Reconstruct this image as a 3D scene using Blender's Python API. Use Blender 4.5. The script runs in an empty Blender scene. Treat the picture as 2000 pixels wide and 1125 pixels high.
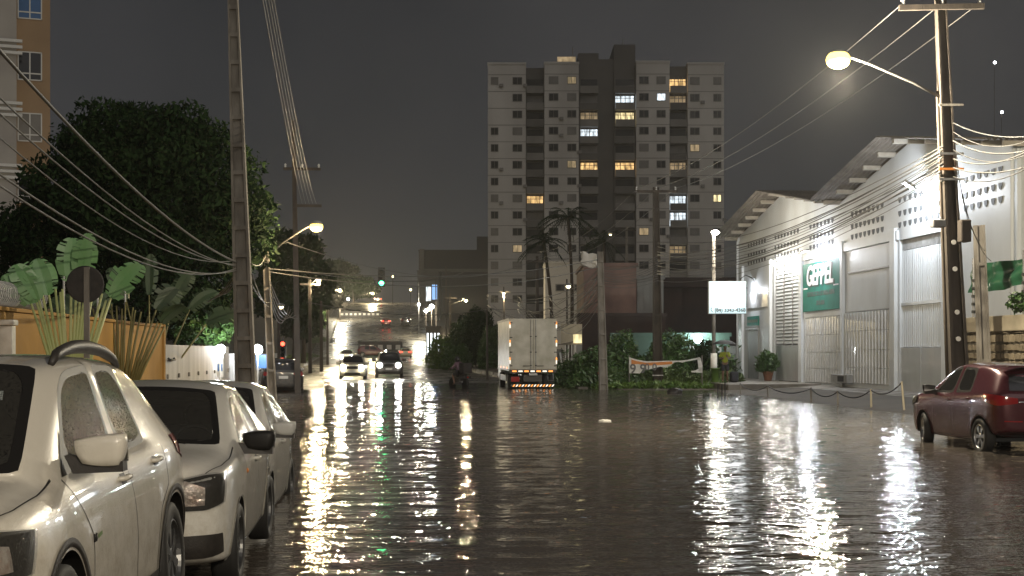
import bpy, bmesh, math, random
import numpy as np
from mathutils import Vector, Matrix
from mathutils.bvhtree import BVHTree

# ---------------------------------------------------------------- camera, sky, exposure
scn = bpy.context.scene
COL = scn.collection
H, FPX, YAW = 1.75, 2700.0, math.radians(4.806)   # eye height over the water, focal length (px of 2000), turn off the street axis
SA, CA = math.sin(YAW), math.cos(YAW)
cam_d = bpy.data.cameras.new("camera")
cam_d.sensor_width = 36.0
cam_d.lens = 36.0 * FPX / 2000.0
cam_d.shift_y = (688 - 562.5) / 2000.0
cam_d.clip_start, cam_d.clip_end = 0.05, 3000.0
cam = bpy.data.objects.new("camera", cam_d)
COL.objects.link(cam)
cam.location = (0, 0, H)
cam.rotation_euler = (math.pi / 2, 0, -YAW)
scn.camera = cam

world = bpy.data.worlds.new("World")
scn.world = world
world.use_nodes = True
wn, wl = world.node_tree.nodes, world.node_tree.links
bg = wn["Background"]
SUN_EL, SUN_AZ = math.radians(38), math.radians(165)   # diffuse glow of the city, behind the viewer
sky = wn.new("ShaderNodeTexSky"); sky.sky_type = 'NISHITA'; sky.sun_disc = False
sky.sun_elevation = SUN_EL; sky.sun_rotation = SUN_AZ
tcw = wn.new("ShaderNodeTexCoord")
nzw = wn.new("ShaderNodeTexNoise"); nzw.inputs["Scale"].default_value = 3.0; nzw.inputs["Detail"].default_value = 5
rmp = wn.new("ShaderNodeValToRGB")
rmp.color_ramp.elements[0].position = .3; rmp.color_ramp.elements[0].color = (.0178, .0172, .0174, 1)
rmp.color_ramp.elements[1].position = .75; rmp.color_ramp.elements[1].color = (.042, .0395, .0392, 1)
wl.new(tcw.outputs["Generated"], nzw.inputs["Vector"]); wl.new(nzw.outputs["Fac"], rmp.inputs["Fac"])
sc_ = wn.new("ShaderNodeVectorMath"); sc_.operation = 'SCALE'; sc_.inputs[3].default_value = 0.0012
wl.new(sky.outputs["Color"], sc_.inputs[0])
addw = wn.new("ShaderNodeVectorMath"); addw.operation = 'ADD'
wl.new(sc_.outputs[0], addw.inputs[0]); wl.new(rmp.outputs["Color"], addw.inputs[1])
wl.new(addw.outputs[0], bg.inputs["Color"]); bg.inputs["Strength"].default_value = 1.0

sun_d = bpy.data.lights.new("sun", 'SUN')
sun_d.energy = 0.29; sun_d.angle = math.radians(60); sun_d.color = (1, .96, .92)
sun = bpy.data.objects.new("sun", sun_d); COL.objects.link(sun)
_sd = Vector((math.sin(SUN_AZ) * math.cos(SUN_EL), math.cos(SUN_AZ) * math.cos(SUN_EL), math.sin(SUN_EL)))
sun.rotation_euler = _sd.to_track_quat('Z', 'Y').to_euler()

scn.view_settings.view_transform = 'Standard'
scn.view_settings.look = 'None'
scn.view_settings.exposure = 0.22
scn.view_settings.gamma = 1.0
scn.cycles.use_denoising = True
scn.cycles.max_bounces = 6
scn.cycles.diffuse_bounces = 2
scn.cycles.glossy_bounces = 4
scn.cycles.transmission_bounces = 4
scn.cycles.transparent_max_bounces = 10
scn.cycles.volume_bounces = 0
scn.cycles.sample_clamp_indirect = 6.0
scn.cycles.caustics_reflective = False
scn.cycles.caustics_refractive = False

R = math.radians
rnd = random.Random(11)
nrs = np.random.RandomState(5)

# ---------------------------------------------------------------- where things stand
def D(px, py, t):
    """point seen at (px, py) of the 2000 px photograph, t metres in front of the viewer"""
    u = (px - 1000) / FPX
    return Vector((t * (u * CA + SA), t * (CA - u * SA), H + (688 - py) / FPX * t))
def G(px, py, z=0.0):
    return D(px, py, (H - z) * FPX / (py - 688))
def TX(px, X):
    return FPX * X / (CA * (px - 773.0))
def PX(px, py, X):
    return D(px, py, TX(px, X))

# ---------------------------------------------------------------- materials
MATS = {}
def _new(name):
    m = bpy.data.materials.new(name); m.use_nodes = True
    nt = m.node_tree
    b = nt.nodes["Principled BSDF"]
    MATS[name] = m
    return m, nt, b
def pmat(name, c1, c2=None, scale=3.0, rough=.6, rough2=None, metal=0.0, bump=0.0, bscale=20.0, coat=0.0, spec=.5,
         stretch=(1, 1, 1), detail=5.0, lo=.35, hi=.65, trans=0.0, ior=None):
    m, nt, b = _new(name)
    n, l = nt.nodes, nt.links
    tc = n.new("ShaderNodeTexCoord"); mp = n.new("ShaderNodeMapping"); mp.inputs["Scale"].default_value = stretch
    l.new(tc.outputs["Object"], mp.inputs["Vector"])
    b.inputs["Base Color"].default_value = (*c1, 1)
    b.inputs["Roughness"].default_value = rough
    b.inputs["Metallic"].default_value = metal
    b.inputs["Specular IOR Level"].default_value = spec
    b.inputs["Coat Weight"].default_value = coat
    b.inputs["Coat Roughness"].default_value = .05
    if ior: b.inputs["IOR"].default_value = ior
    if c2 is not None or rough2 is not None:
        nz = n.new("ShaderNodeTexNoise"); nz.inputs["Scale"].default_value = scale; nz.inputs["Detail"].default_value = detail
        l.new(mp.outputs[0], nz.inputs["Vector"])
        mr = n.new("ShaderNodeMapRange"); mr.inputs[1].default_value = lo; mr.inputs[2].default_value = hi
        l.new(nz.outputs["Fac"], mr.inputs[0])
        if c2 is not None:
            mx = n.new("ShaderNodeMix"); mx.data_type = 'RGBA'
            mx.inputs[6].default_value = (*c1, 1); mx.inputs[7].default_value = (*c2, 1)
            l.new(mr.outputs[0], mx.inputs[0]); l.new(mx.outputs[2], b.inputs["Base Color"])
        if rough2 is not None:
            m2 = n.new("ShaderNodeMapRange"); m2.inputs[3].default_value = rough; m2.inputs[4].default_value = rough2
            l.new(mr.outputs[0], m2.inputs[0]); l.new(m2.outputs[0], b.inputs["Roughness"])
    if bump:
        nb = n.new("ShaderNodeTexNoise"); nb.inputs["Scale"].default_value = bscale; nb.inputs["Detail"].default_value = 4
        l.new(mp.outputs[0], nb.inputs["Vector"])
        bp = n.new("ShaderNodeBump"); bp.inputs["Strength"].default_value = bump; bp.inputs["Distance"].default_value = .02
        l.new(nb.outputs["Fac"], bp.inputs["Height"]); l.new(bp.outputs[0], b.inputs["Normal"])
    return m
def emat(name, c, s, var=False):
    m, nt, b = _new(name)
    b.inputs["Base Color"].default_value = (*[min(.8, v) for v in c], 1)
    b.inputs["Emission Color"].default_value = (*c, 1); b.inputs["Emission Strength"].default_value = s
    b.inputs["Roughness"].default_value = .3
    if var:      # curtains, furniture and lamps behind the pane: uneven light
        n, l = nt.nodes, nt.links
        tc = n.new("ShaderNodeTexCoord"); mp = n.new("ShaderNodeMapping"); mp.inputs["Scale"].default_value = (2.2, 1, .7); l.new(tc.outputs["Object"], mp.inputs["Vector"])
        nz = n.new("ShaderNodeTexNoise"); nz.inputs["Scale"].default_value = .9; nz.inputs["Detail"].default_value = 3; l.new(mp.outputs[0], nz.inputs["Vector"])
        mr = n.new("ShaderNodeMapRange"); mr.inputs[1].default_value = .36; mr.inputs[2].default_value = .68; mr.inputs[3].default_value = s * .18; mr.inputs[4].default_value = s * 1.35
        l.new(nz.outputs["Fac"], mr.inputs[0]); l.new(mr.outputs[0], b.inputs["Emission Strength"])
    return m
def glassmat(name, tint=(.25, .28, .28), wet=0.0, drop_glint=0.0, glint_tint=(.5, .47, .4)):
    """thin tinted pane; wet = rain drops standing on it"""
    m, nt, b = _new(name)
    n, l = nt.nodes, nt.links
    n.remove(b); out = [x for x in n if x.type == 'OUTPUT_MATERIAL'][0]
    tr = n.new("ShaderNodeBsdfTransparent"); tr.inputs[0].default_value = (*tint, 1)
    gl = n.new("ShaderNodeBsdfGlossy"); gl.inputs["Roughness"].default_value = .03
    fr = n.new("ShaderNodeFresnel"); fr.inputs[0].default_value = 1.5
    mx = n.new("ShaderNodeMixShader"); l.new(fr.outputs[0], mx.inputs[0]); l.new(tr.outputs[0], mx.inputs[1]); l.new(gl.outputs[0], mx.inputs[2])
    last = mx
    if wet:
        tc = n.new("ShaderNodeTexCoord")
        vo = n.new("ShaderNodeTexVoronoi"); vo.inputs["Scale"].default_value = 95.0
        nz = n.new("ShaderNodeTexNoise"); nz.inputs["Scale"].default_value = 60; nz.inputs["Detail"].default_value = 3
        l.new(tc.outputs["Object"], vo.inputs["Vector"]); l.new(tc.outputs["Object"], nz.inputs["Vector"])
        ad = n.new("ShaderNodeMath"); ad.operation = 'ADD'; l.new(vo.outputs["Distance"], ad.inputs[0]); l.new(nz.outputs["Fac"], ad.inputs[1])
        bp = n.new("ShaderNodeBump"); bp.inputs["Strength"].default_value = wet; bp.inputs["Distance"].default_value = .006
        l.new(ad.outputs[0], bp.inputs["Height"]); l.new(bp.outputs[0], gl.inputs["Normal"]); l.new(bp.outputs[0], fr.inputs["Normal"])
        dr = n.new("ShaderNodeBsdfDiffuse"); dr.inputs[0].default_value = (*glint_tint, 1)  # pale diffuse speckle stands in for the light caught by the drops
        mr = n.new("ShaderNodeMapRange"); mr.inputs[1].default_value = .55; mr.inputs[2].default_value = .95; mr.inputs[4].default_value = drop_glint
        l.new(ad.outputs[0], mr.inputs[0])
        m2 = n.new("ShaderNodeMixShader"); l.new(mr.outputs[0], m2.inputs[0]); l.new(mx.outputs[0], m2.inputs[1]); l.new(dr.outputs[0], m2.inputs[2])
        last = m2
    l.new(last.outputs[0], out.inputs[0])
    return m
def paintmat(name, c, dirt=(.32, .27, .2), dirtamt=.25, drops=.25, rough=.28, metal=0.0):
    """wet car paint: clear coat, road film and beads of rain"""
    m, nt, b = _new(name)
    n, l = nt.nodes, nt.links
    tc = n.new("ShaderNodeTexCoord")
    n1 = n.new("ShaderNodeTexNoise"); n1.inputs["Scale"].default_value = 7.0; n1.inputs["Detail"].default_value = 10; n1.inputs["Roughness"].default_value = .82
    l.new(tc.outputs["Object"], n1.inputs["Vector"])
    sp = n.new("ShaderNodeSeparateXYZ"); l.new(tc.outputs["Object"], sp.inputs[0])
    hz = n.new("ShaderNodeMapRange"); hz.inputs[1].default_value = 1.35; hz.inputs[2].default_value = .45; l.new(sp.outputs[2], hz.inputs[0])
    mr = n.new("ShaderNodeMapRange"); mr.inputs[1].default_value = .42; mr.inputs[2].default_value = .68; l.new(n1.outputs["Fac"], mr.inputs[0])
    mu = n.new("ShaderNodeMath"); mu.operation = 'MULTIPLY'; l.new(hz.outputs[0], mu.inputs[0]); l.new(mr.outputs[0], mu.inputs[1])
    m3 = n.new("ShaderNodeMath"); m3.operation = 'MULTIPLY'; m3.inputs[1].default_value = dirtamt; l.new(mu.outputs[0], m3.inputs[0])
    mx = n.new("ShaderNodeMix"); mx.data_type = 'RGBA'; mx.inputs[6].default_value = (*c, 1); mx.inputs[7].default_value = (*dirt, 1)
    l.new(m3.outputs[0], mx.inputs[0]); l.new(mx.outputs[2], b.inputs["Base Color"])
    b.inputs["Roughness"].default_value = rough; b.inputs["Metallic"].default_value = metal
    b.inputs["Coat Weight"].default_value = 1.0; b.inputs["Coat Roughness"].default_value = .04
    vo = n.new("ShaderNodeTexVoronoi"); vo.inputs["Scale"].default_value = 70.0; l.new(tc.outputs["Object"], vo.inputs["Vector"])
    mv = n.new("ShaderNodeMapRange"); mv.inputs[1].default_value = .32; mv.inputs[2].default_value = .0; l.new(vo.outputs["Distance"], mv.inputs[0])
    n2 = n.new("ShaderNodeTexNoise"); n2.inputs["Scale"].default_value = 9; l.new(tc.outputs["Object"], n2.inputs["Vector"])
    m4 = n.new("ShaderNodeMapRange"); m4.inputs[1].default_value = .45; m4.inputs[2].default_value = .6; l.new(n2.outputs["Fac"], m4.inputs[0])
    m5 = n.new("ShaderNodeMath"); m5.operation = 'MULTIPLY'; l.new(mv.outputs[0], m5.inputs[0]); l.new(m4.outputs[0], m5.inputs[1])
    bp = n.new("ShaderNodeBump"); bp.inputs["Strength"].default_value = drops; bp.inputs["Distance"].default_value = .004
    l.new(m5.outputs[0], bp.inputs["Height"]); l.new(bp.outputs[0], b.inputs["Normal"]); l.new(bp.outputs[0], b.inputs["Coat Normal"])
    return m

# ---------------------------------------------------------------- mesh builder and object helpers
class MB:
    def __init__(s): s.v, s.f, s.mi = [], [], []
    def _add(s, vs, fs):
        k = len(s.v); s.v += [tuple(v) for v in vs]; s.f += [tuple(i + k for i in f) for f in fs]; return s
    def box(s, x0, x1, y0, y1, z0, z1):
        return s._add([(x0, y0, z0), (x1, y0, z0), (x1, y1, z0), (x0, y1, z0), (x0, y0, z1), (x1, y0, z1), (x1, y1, z1), (x0, y1, z1)],
                      [(0, 3, 2, 1), (4, 5, 6, 7), (0, 1, 5, 4), (1, 2, 6, 5), (2, 3, 7, 6), (3, 0, 4, 7)])
    def bbox(s, x0, x1, y0, y1, z0, z1, b=.02):
        """box with bevelled vertical and top edges"""
        bm = bmesh.new(); bmesh.ops.create_cube(bm, size=1)
        for v in bm.verts: v.co = Vector(((x0 + x1) / 2 + v.co.x * (x1 - x0), (y0 + y1) / 2 + v.co.y * (y1 - y0), (z0 + z1) / 2 + v.co.z * (z1 - z0)))
        bmesh.ops.bevel(bm, geom=bm.edges[:], offset=b, segments=2, affect='EDGES', profile=.6)
        return s.bm(bm)
    def bm(s, bm):
        bm.verts.index_update()
        s._add([v.co for v in bm.verts], [tuple(v.index for v in f.verts) for f in bm.faces]); bm.free(); return s
    def quad(s, *p): return s._add(p, [tuple(range(len(p)))])
    def tube(s, pts, r, n=8, caps=True):
        pts = [Vector(p) for p in pts]; rs = r if isinstance(r, (list, tuple)) else [r] * len(pts)
        vs, fs = [], []; up0 = None
        for i, p in enumerate(pts):
            d = (pts[min(i + 1, len(pts) - 1)] - pts[max(i - 1, 0)]).normalized()
            if up0 is None: up0 = Vector((0, 0, 1)) if abs(d.z) < .9 else Vector((1, 0, 0))
            a = d.cross(up0).normalized(); b = a.cross(d).normalized(); up0 = b
            for k in range(n):
                an = 2 * math.pi * k / n
                vs.append(p + (a * math.cos(an) + b * math.sin(an)) * rs[i])
        for i in range(len(pts) - 1):
            for k in range(n):
                fs.append((i * n + k, i * n + (k + 1) % n, (i + 1) * n + (k + 1) % n, (i + 1) * n + k))
        if caps: fs += [tuple(range(n))[::-1], tuple(range((len(pts) - 1) * n, len(pts) * n))]
        return s._add(vs, fs)
    def cyl(s, p0, p1, r0, r1=None, n=12): return s.tube([p0, p1], [r0, r0 if r1 is None else r1], n)
    def lathe(s, prof, o=(0, 0, 0), axis='Z', n=24, cap=True):
        """prof = [(radius, height)] turned round an axis through o"""
        o = Vector(o); vs, fs = [], []
        for (r, h) in prof:
            for k in range(n):
                a = 2 * math.pi * k / n; c, q = r * math.cos(a), r * math.sin(a)
                vs.append(o + (Vector((c, q, h)) if axis == 'Z' else Vector((h, c, q)) if axis == 'X' else Vector((q, h, c))))
        for i in range(len(prof) - 1):
            for k in range(n): fs.append((i * n + k, i * n + (k + 1) % n, (i + 1) * n + (k + 1) % n, (i + 1) * n + k))
        if cap: fs += [tuple(range(n))[::-1], tuple(range((len(prof) - 1) * n, len(prof) * n))]
        return s._add(vs, fs)
    def ball(s, o, r, n=12, m=8, sc=(1, 1, 1)):
        return s.lathe0(o, r, n, m, sc)
    def lathe0(s, o, r, n, m, sc):
        vs, fs = [], []
        for i in range(1, m):
            th = math.pi * i / m
            for k in range(n):
                a = 2 * math.pi * k / n
                vs.append((o[0] + r * sc[0] * math.sin(th) * math.cos(a), o[1] + r * sc[1] * math.sin(th) * math.sin(a), o[2] + r * sc[2] * math.cos(th)))
        for i in range(m - 2):
            for k in range(n): fs.append((i * n + k, (i + 1) * n + k, (i + 1) * n + (k + 1) % n, i * n + (k + 1) % n))
        t, b = len(vs), len(vs) + 1
        vs += [(o[0], o[1], o[2] + r * sc[2]), (o[0], o[1], o[2] - r * sc[2])]
        for k in range(n):
            fs.append((t, k, (k + 1) % n)); fs.append((b, (m - 2) * n + (k + 1) % n, (m - 2) * n + k))
        return s._add(vs, fs)
    def prism(s, poly, vec):
        """closed polygon pushed along vec"""
        n = len(poly); vec = Vector(vec); p = [Vector(q) for q in poly]
        return s._add(p + [q + vec for q in p], [tuple(range(n))[::-1], tuple(range(n, 2 * n))] + [(i, (i + 1) % n, n + (i + 1) % n, n + i) for i in range(n)])
    def obox(s, c, ax, ay, az):
        c, ax, ay, az = Vector(c), Vector(ax), Vector(ay), Vector(az)
        vs = [c + ax * i + ay * j + az * k for k in (-1, 1) for j in (-1, 1) for i in (-1, 1)]
        return s._add(vs, [(0, 2, 3, 1), (4, 5, 7, 6), (0, 1, 5, 4), (1, 3, 7, 5), (3, 2, 6, 7), (2, 0, 4, 6)])
    def mesh(s, name):
        me = bpy.data.meshes.new(name); me.from_pydata(s.v, [], s.f); me.update(); return me
    def build(s, name, mat, parent=None, world=False, smooth=False):
        v = s.v
        if parent is not None and world:
            mi = parent_inv(parent); s.v = [tuple(mi @ Vector(q)) for q in v]
        me = s.mesh(name)
        return link(name, me, mat, parent, smooth)
def parent_inv(p):
    m = p.matrix_basis.copy()
    q = p.parent
    while q is not None: m = q.matrix_basis @ m; q = q.parent
    return m.inverted()
def link(name, me, mat, parent=None, smooth=False):
    if mat is not None:
        me.materials.clear(); me.materials.append(MATS[mat] if isinstance(mat, str) else mat)
    if smooth: me.polygons.foreach_set("use_smooth", [True] * len(me.polygons))
    o = bpy.data.objects.new(name, me); COL.objects.link(o)
    if parent is not None: o.parent = parent
    return o
def fixn(me):
    bm = bmesh.new(); bm.from_mesh(me); bmesh.ops.recalc_face_normals(bm, faces=bm.faces[:]); bm.to_mesh(me); bm.free()
def tag(o, label, cat, group=None):
    o["label"] = label; o["category"] = cat
    if group: o["group"] = group
    return o
def thing(name, label, cat, loc=(0, 0, 0), rz=0.0, group=None):
    o = bpy.data.objects.new(name, None); COL.objects.link(o)
    o.empty_display_size = .2
    o.location = loc; o.rotation_euler = (0, 0, rz)
    return tag(o, label, cat, group)
def struct(o): o["kind"] = "structure"; return o
def share(src, name, parent, loc=(0, 0, 0), rz=0.0, sc=None):
    o = bpy.data.objects.new(name, src.data); COL.objects.link(o); o.parent = parent; o.location = loc; o.rotation_euler = (0, 0, rz)
    if sc: o.scale = sc
    return o
def evalmesh(o):
    dg = bpy.context.evaluated_depsgraph_get()
    me = bpy.data.meshes.new_from_object(o.evaluated_get(dg)); return me
def text(name, body, size, mat, parent, loc, xdir, ydir, extrude=.01, align='CENTER', shear=0.0, bold=0.0, sx=1.0):
    cu = bpy.data.curves.new("t", 'FONT'); cu.body = body; cu.size = size; cu.extrude = extrude; cu.align_x = align; cu.align_y = 'CENTER'
    cu.shear = shear; cu.offset = bold; cu.resolution_u = 4
    o = bpy.data.objects.new("t", cu); COL.objects.link(o)
    me = evalmesh(o); bpy.data.objects.remove(o)
    x, y = Vector(xdir).normalized(), Vector(ydir).normalized(); z = x.cross(y)
    m = Matrix((x, y, z)).transposed().to_4x4(); m.translation = Vector(loc)
    me.transform(parent_inv(parent) @ m @ Matrix.Diagonal((sx, 1, 1, 1)))
    return link(name, me, mat, parent)
def point(o_parent_name, loc, power, color, radius=.12, spot=None, aim=(0, 0, -1), blend=.6):
    d = bpy.data.lights.new(o_parent_name, 'SPOT' if spot else 'POINT'); d.energy = power; d.color = color; d.shadow_soft_size = radius
    if spot: d.spot_size = R(spot); d.spot_blend = blend
    o = bpy.data.objects.new(o_parent_name, d); COL.objects.link(o); o.location = loc
    if spot: o.rotation_euler = (-Vector(aim)).to_track_quat('Z', 'Y').to_euler()
    return o
# ---------------------------------------------------------------- palette
pmat("pavement_dark", (.09, .083, .07), (.055, .05, .042), scale=1.3, rough=.25, rough2=.6, bump=.3, bscale=40)
pmat("asphalt_wet", (.075, .07, .06), (.11, .10, .085), scale=.35, rough=.12, rough2=.42, bump=.35, bscale=60, lo=.35, hi=.6)
pmat("earth", (.05, .04, .028), (.075, .06, .04), scale=.6, rough=.8, bump=.5, bscale=9)
pmat("pavement", (.22, .2, .175), (.14, .125, .1), scale=1.3, rough=.35, rough2=.7, bump=.3, bscale=40)
pmat("concrete", (.27, .25, .22), (.15, .135, .115), scale=3.5, rough=.8, bump=.4, bscale=35, stretch=(1, 1, .35))
pmat("concrete_dark", (.085, .07, .055), (.045, .036, .03), scale=3.0, rough=.8, bump=.4, bscale=30, stretch=(1, 1, .3))
pmat("white_wall", (.66, .69, .71), (.55, .565, .57), scale=.5, rough=.5, bump=.06, bscale=12, stretch=(1, 1, .5))
pmat("white_rib", (.62, .65, .67), (.52, .54, .55), scale=.8, rough=.32, rough2=.5, stretch=(1, 1, .4))
pmat("gloss_white", (.68, .69, .7), (.58, .58, .57), scale=1.2, rough=.12, rough2=.3, bump=.12, bscale=5, coat=.4)
pmat("sheet_plastic", (.55, .56, .57), (.45, .45, .45), scale=1.0, rough=.1, rough2=.25, bump=.9, bscale=2.2, coat=.6, stretch=(1, 1, .3))
pmat("grey_trim", (.3, .3, .3), (.22, .22, .21), scale=4, rough=.5)
pmat("dark_hole", (.012, .011, .011), rough=.8)
pmat("roof_sheet", (.2, .175, .145), (.13, .11, .09), scale=1.5, rough=.85, bump=.3, bscale=30)
pmat("roof_beam", (.42, .38, .32), (.3, .27, .22), scale=2, rough=.8)
pmat("sign_green", (.012, .2, .145), (.008, .15, .11), scale=2, rough=.6, spec=.2)
pmat("letter_white", (.78, .77, .82), rough=.35)
pmat("letter_dark", (.012, .06, .045), rough=.5)
pmat("ochre_wall", (.44, .245, .055), (.33, .18, .042), scale=.9, rough=.75, bump=.2, bscale=18, stretch=(1, 1, .35))
pmat("limewash", (.6, .58, .54), (.4, .385, .35), scale=.8, rough=.7, bump=.15, bscale=15, stretch=(2, 2, .2))
pmat("tower_wall", (.60, .58, .55), (.43, .41, .385), scale=.12, rough=.8, stretch=(1, 1, .3))
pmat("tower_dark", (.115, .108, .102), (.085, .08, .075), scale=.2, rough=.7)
pmat("tower_mid", (.22, .21, .195), (.16, .15, .14), scale=.3, rough=.6)
pmat("pane_dark", (.02, .02, .022), rough=.12)
pmat("pane_grey", (.2, .19, .175), (.15, .14, .13), scale=.7, rough=.3)
pmat("frame_grey", (.2, .19, .18), rough=.5)
pmat("frame_white", (.62, .62, .6), rough=.45)
emat("lit_warm", (1.0, .62, .25), 1.1, True)
emat("lit_yellow", (1.0, .8, .42), 1.25, True)
emat("lit_white", (.8, .92, 1.0), 1.3, True)
emat("lit_dim", (1.0, .7, .4), .25, True)
pmat("pink_wall", (.25, .155, .125), (.16, .1, .085), scale=.7, rough=.85, bump=.3, bscale=8)
pmat("brown_wall", (.055, .032, .026), (.03, .02, .018), scale=.5, rough=.85, bump=.3, bscale=6)
pmat("grey_panel", (.24, .235, .22), (.18, .175, .165), scale=.8, rough=.6)
pmat("green_wall", (.1, .17, .135), (.07, .125, .1), scale=.8, rough=.7, bump=.2, bscale=8)
pmat("stone", (.34, .285, .2), (.2, .165, .115), scale=2.5, rough=.8, bump=.5, bscale=14)
pmat("mortar", (.11, .095, .07), rough=.9)
pmat("cap_cream", (.48, .42, .31), (.38, .33, .24), scale=2, rough=.7)
pmat("tarp_green", (.03, .13, .065), (.02, .09, .045), scale=3, rough=.35, bump=.6, bscale=5)
pmat("steel", (.3, .3, .3), (.2, .2, .2), scale=8, rough=.4, metal=.8)
pmat("arm_grey", (.07, .068, .062), rough=.6)
pmat("conduit_brown", (.1, .082, .064), rough=.7)
pmat("black_metal", (.02, .02, .02), rough=.4)
pmat("vent_grey", (.10, .105, .11), rough=.7)
pmat("cable_grey", (.12, .118, .112), rough=.45)
pmat("cable_dark", (.05, .05, .048), rough=.5)
pmat("bark", (.09, .065, .045), (.05, .037, .027), scale=6, rough=.9, bump=.6, bscale=15, stretch=(1, 1, .2))
pmat("leaf_dark", (.011, .028, .009), (.022, .045, .014), scale=1.2, rough=.85, spec=.15)
pmat("leaf_mid", (.03, .075, .016), (.055, .11, .025), scale=1.4, rough=.45)
pmat("leaf_light", (.07, .15, .02), (.12, .19, .035), scale=1.2, rough=.45)
pmat("leaf_palm_lit", (.17, .38, .13), (.27, .46, .22), scale=2.0, rough=.35)  # albedo raised so the lamplight on the bright palm sits in its colour
pmat("leaf_palm_shaded", (.05, .085, .04), (.08, .11, .055), scale=2.0, rough=.4)  # darker copy of the palm leaf, its dimness put into the colour
pmat("stalk", (.6, .62, .28), (.45, .52, .2), scale=3, rough=.45, stretch=(1, 1, .3))  # lightened as well, to look lamp-lit
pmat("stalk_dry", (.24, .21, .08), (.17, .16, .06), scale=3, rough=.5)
pmat("weed", (.045, .085, .016), (.085, .125, .03), scale=.8, rough=.5)
pmat("far_dark", (.022, .021, .021), (.034, .031, .03), scale=.1, rough=.9)
pmat("far_grey", (.1, .095, .09), (.07, .065, .06), scale=.2, rough=.8)
pmat("paint_white", (.75, .73, .68), (.6, .58, .53), scale=6, rough=.5)
pmat("paint_red", (.45, .05, .04), rough=.5)
pmat("orange_paint", (.6, .2, .03), rough=.5)
pmat("ink_grey", (.13, .13, .13), rough=.6)

# ---------------------------------------------------------------- ground, road, kerbs, flood water
_YP = [-60, 62, 80, 95, 150, 211, 226, 250, 270, 330, 345, 420, 700]
_ZP = [-.24, -.24, -.02, .1, .5, 1.05, 1.9, 4.6, 6.9, 13.3, 14.1, 13.0, 12.0]
def zroad(Y): return float(np.interp(Y, _YP, _ZP))
_EY = [-60, 60, 75, 100, 130, 200, 270, 345, 700]
_EL = [-3.2, -3.2, -3.8, -5.6, -8.6, -10.8, -11.8, -12.8, -20]
_ER = [9.0, 9.0, 8.3, 6.5, 4.4, 5.0, 5.8, 4.4, 0]
def road_edges(Y): return float(np.interp(Y, _EY, _EL)), float(np.interp(Y, _EY, _ER))
def zground(X, Y):
    z = zroad(Y); l, r = road_edges(Y)
    if X < l: z += .16 * min(1, (l - X) / .4)
    if X > r:
        z += .26 * min(1, (X - r) / 1.6)
        if Y < 62: z += .2 * min(1, max(0, (X - 14.0) / 5.0)) * (1 if Y > 30 else .2)
    if Y > 95:
        z += .05 * max(0, l - X if X < l else 0) * min(1, (Y - 95) / 120)
    return z
xs = sorted(set([-260, -180, -120, -80, -50, -35, -25, -18, -14, -11, -9, -7.5, -6.5, -6, -5.4, -4.8, -4.2, -3.7, -3.3, -3.1, -2.5, 0, 2, 3, 4, 4.5, 5, 5.5, 6, 6.5, 7.5, 8.4, 9, 9.5, 10, 10.5, 11, 12, 13, 14, 15, 16, 17, 18, 19, 20, 22, 26, 32, 40, 55, 80, 120, 180, 300]))
ys = list(np.arange(-60, 60, 3.0)) + list(np.arange(60, 110, 1.5)) + list(np.arange(110, 360, 5.0)) + [380, 420, 500, 700, 1200]
m = MB()
for y in ys:
    for x in xs: m.v.append((x, y, zground(x, min(y, 690)) - .03))
n = len(xs)
for j in range(len(ys) - 1):
    for i in range(n - 1): m.f.append((j * n + i, j * n + i + 1, (j + 1) * n + i + 1, (j + 1) * n + i))
struct(m.build("ground", "earth", smooth=True))

m = MB(); rows = [y for y in ys if y <= 420]; K = 14
for y in rows:
    l, r = road_edges(y)
    for k in range(K + 1):
        a = k / K
        m.v.append((l + (r - l) * a, y, zroad(y) + .05 * math.sin(math.pi * a)))
for j in range(len(rows) - 1):
    for i in range(K): m.f.append((j * (K + 1) + i, j * (K + 1) + i + 1, (j + 1) * (K + 1) + i + 1, (j + 1) * (K + 1) + i))
struct(m.build("road", "asphalt_wet", smooth=True))

def kerb(name, side, y0, y1, w0, w1, h):
    m = MB(); rr = [y0] + [y for y in ys if y0 < y < y1] + [y1]
    for y in rr:
        l, r = road_edges(y); z = zroad(y)
        e = l if side < 0 else r
        m.v += [(e + side * w0, y, z - .3), (e + side * w0, y, z + h), (e + side * w1, y, z + h + .02), (e + side * w1, y, z - .3)]
    for j in range(len(rr) - 1):
        a, b = j * 4, (j + 1) * 4
        for i in range(3): m.f.append((a + i, a + i + 1, b + i + 1, b + i))
    m.f += [(0, 3, 2, 1), (len(m.v) - 4, len(m.v) - 3, len(m.v) - 2, len(m.v) - 1)]
    me = m.mesh(name); fixn(me)
    return struct(link(name, me, "pavement_dark"))
kerb("pavement_left", -1, -30, 330, .02, 2.6, .19)
kerb("kerb_right", 1, 66, 330, .02, .5, .26)
# warehouse forecourt: a wet slab that climbs out of the water to the doors
m = MB()
fy = [40, 46, 54, 62]
m.v = []
for y in fy: m.v += [(13.6, y, -.12), (16.2, y, .015), (19.5, y, .25)]
for j in range(3):
    for i in range(2): m.f.append((j * 3 + i, j * 3 + i + 1, (j + 1) * 3 + i + 1, (j + 1) * 3 + i))
struct(m.build("forecourt", "pavement"))
struct(MB().bbox(15.1, 19.48, 62.02, 82, -.3, .3, .04).build("raised_step", "pavement"))

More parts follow.
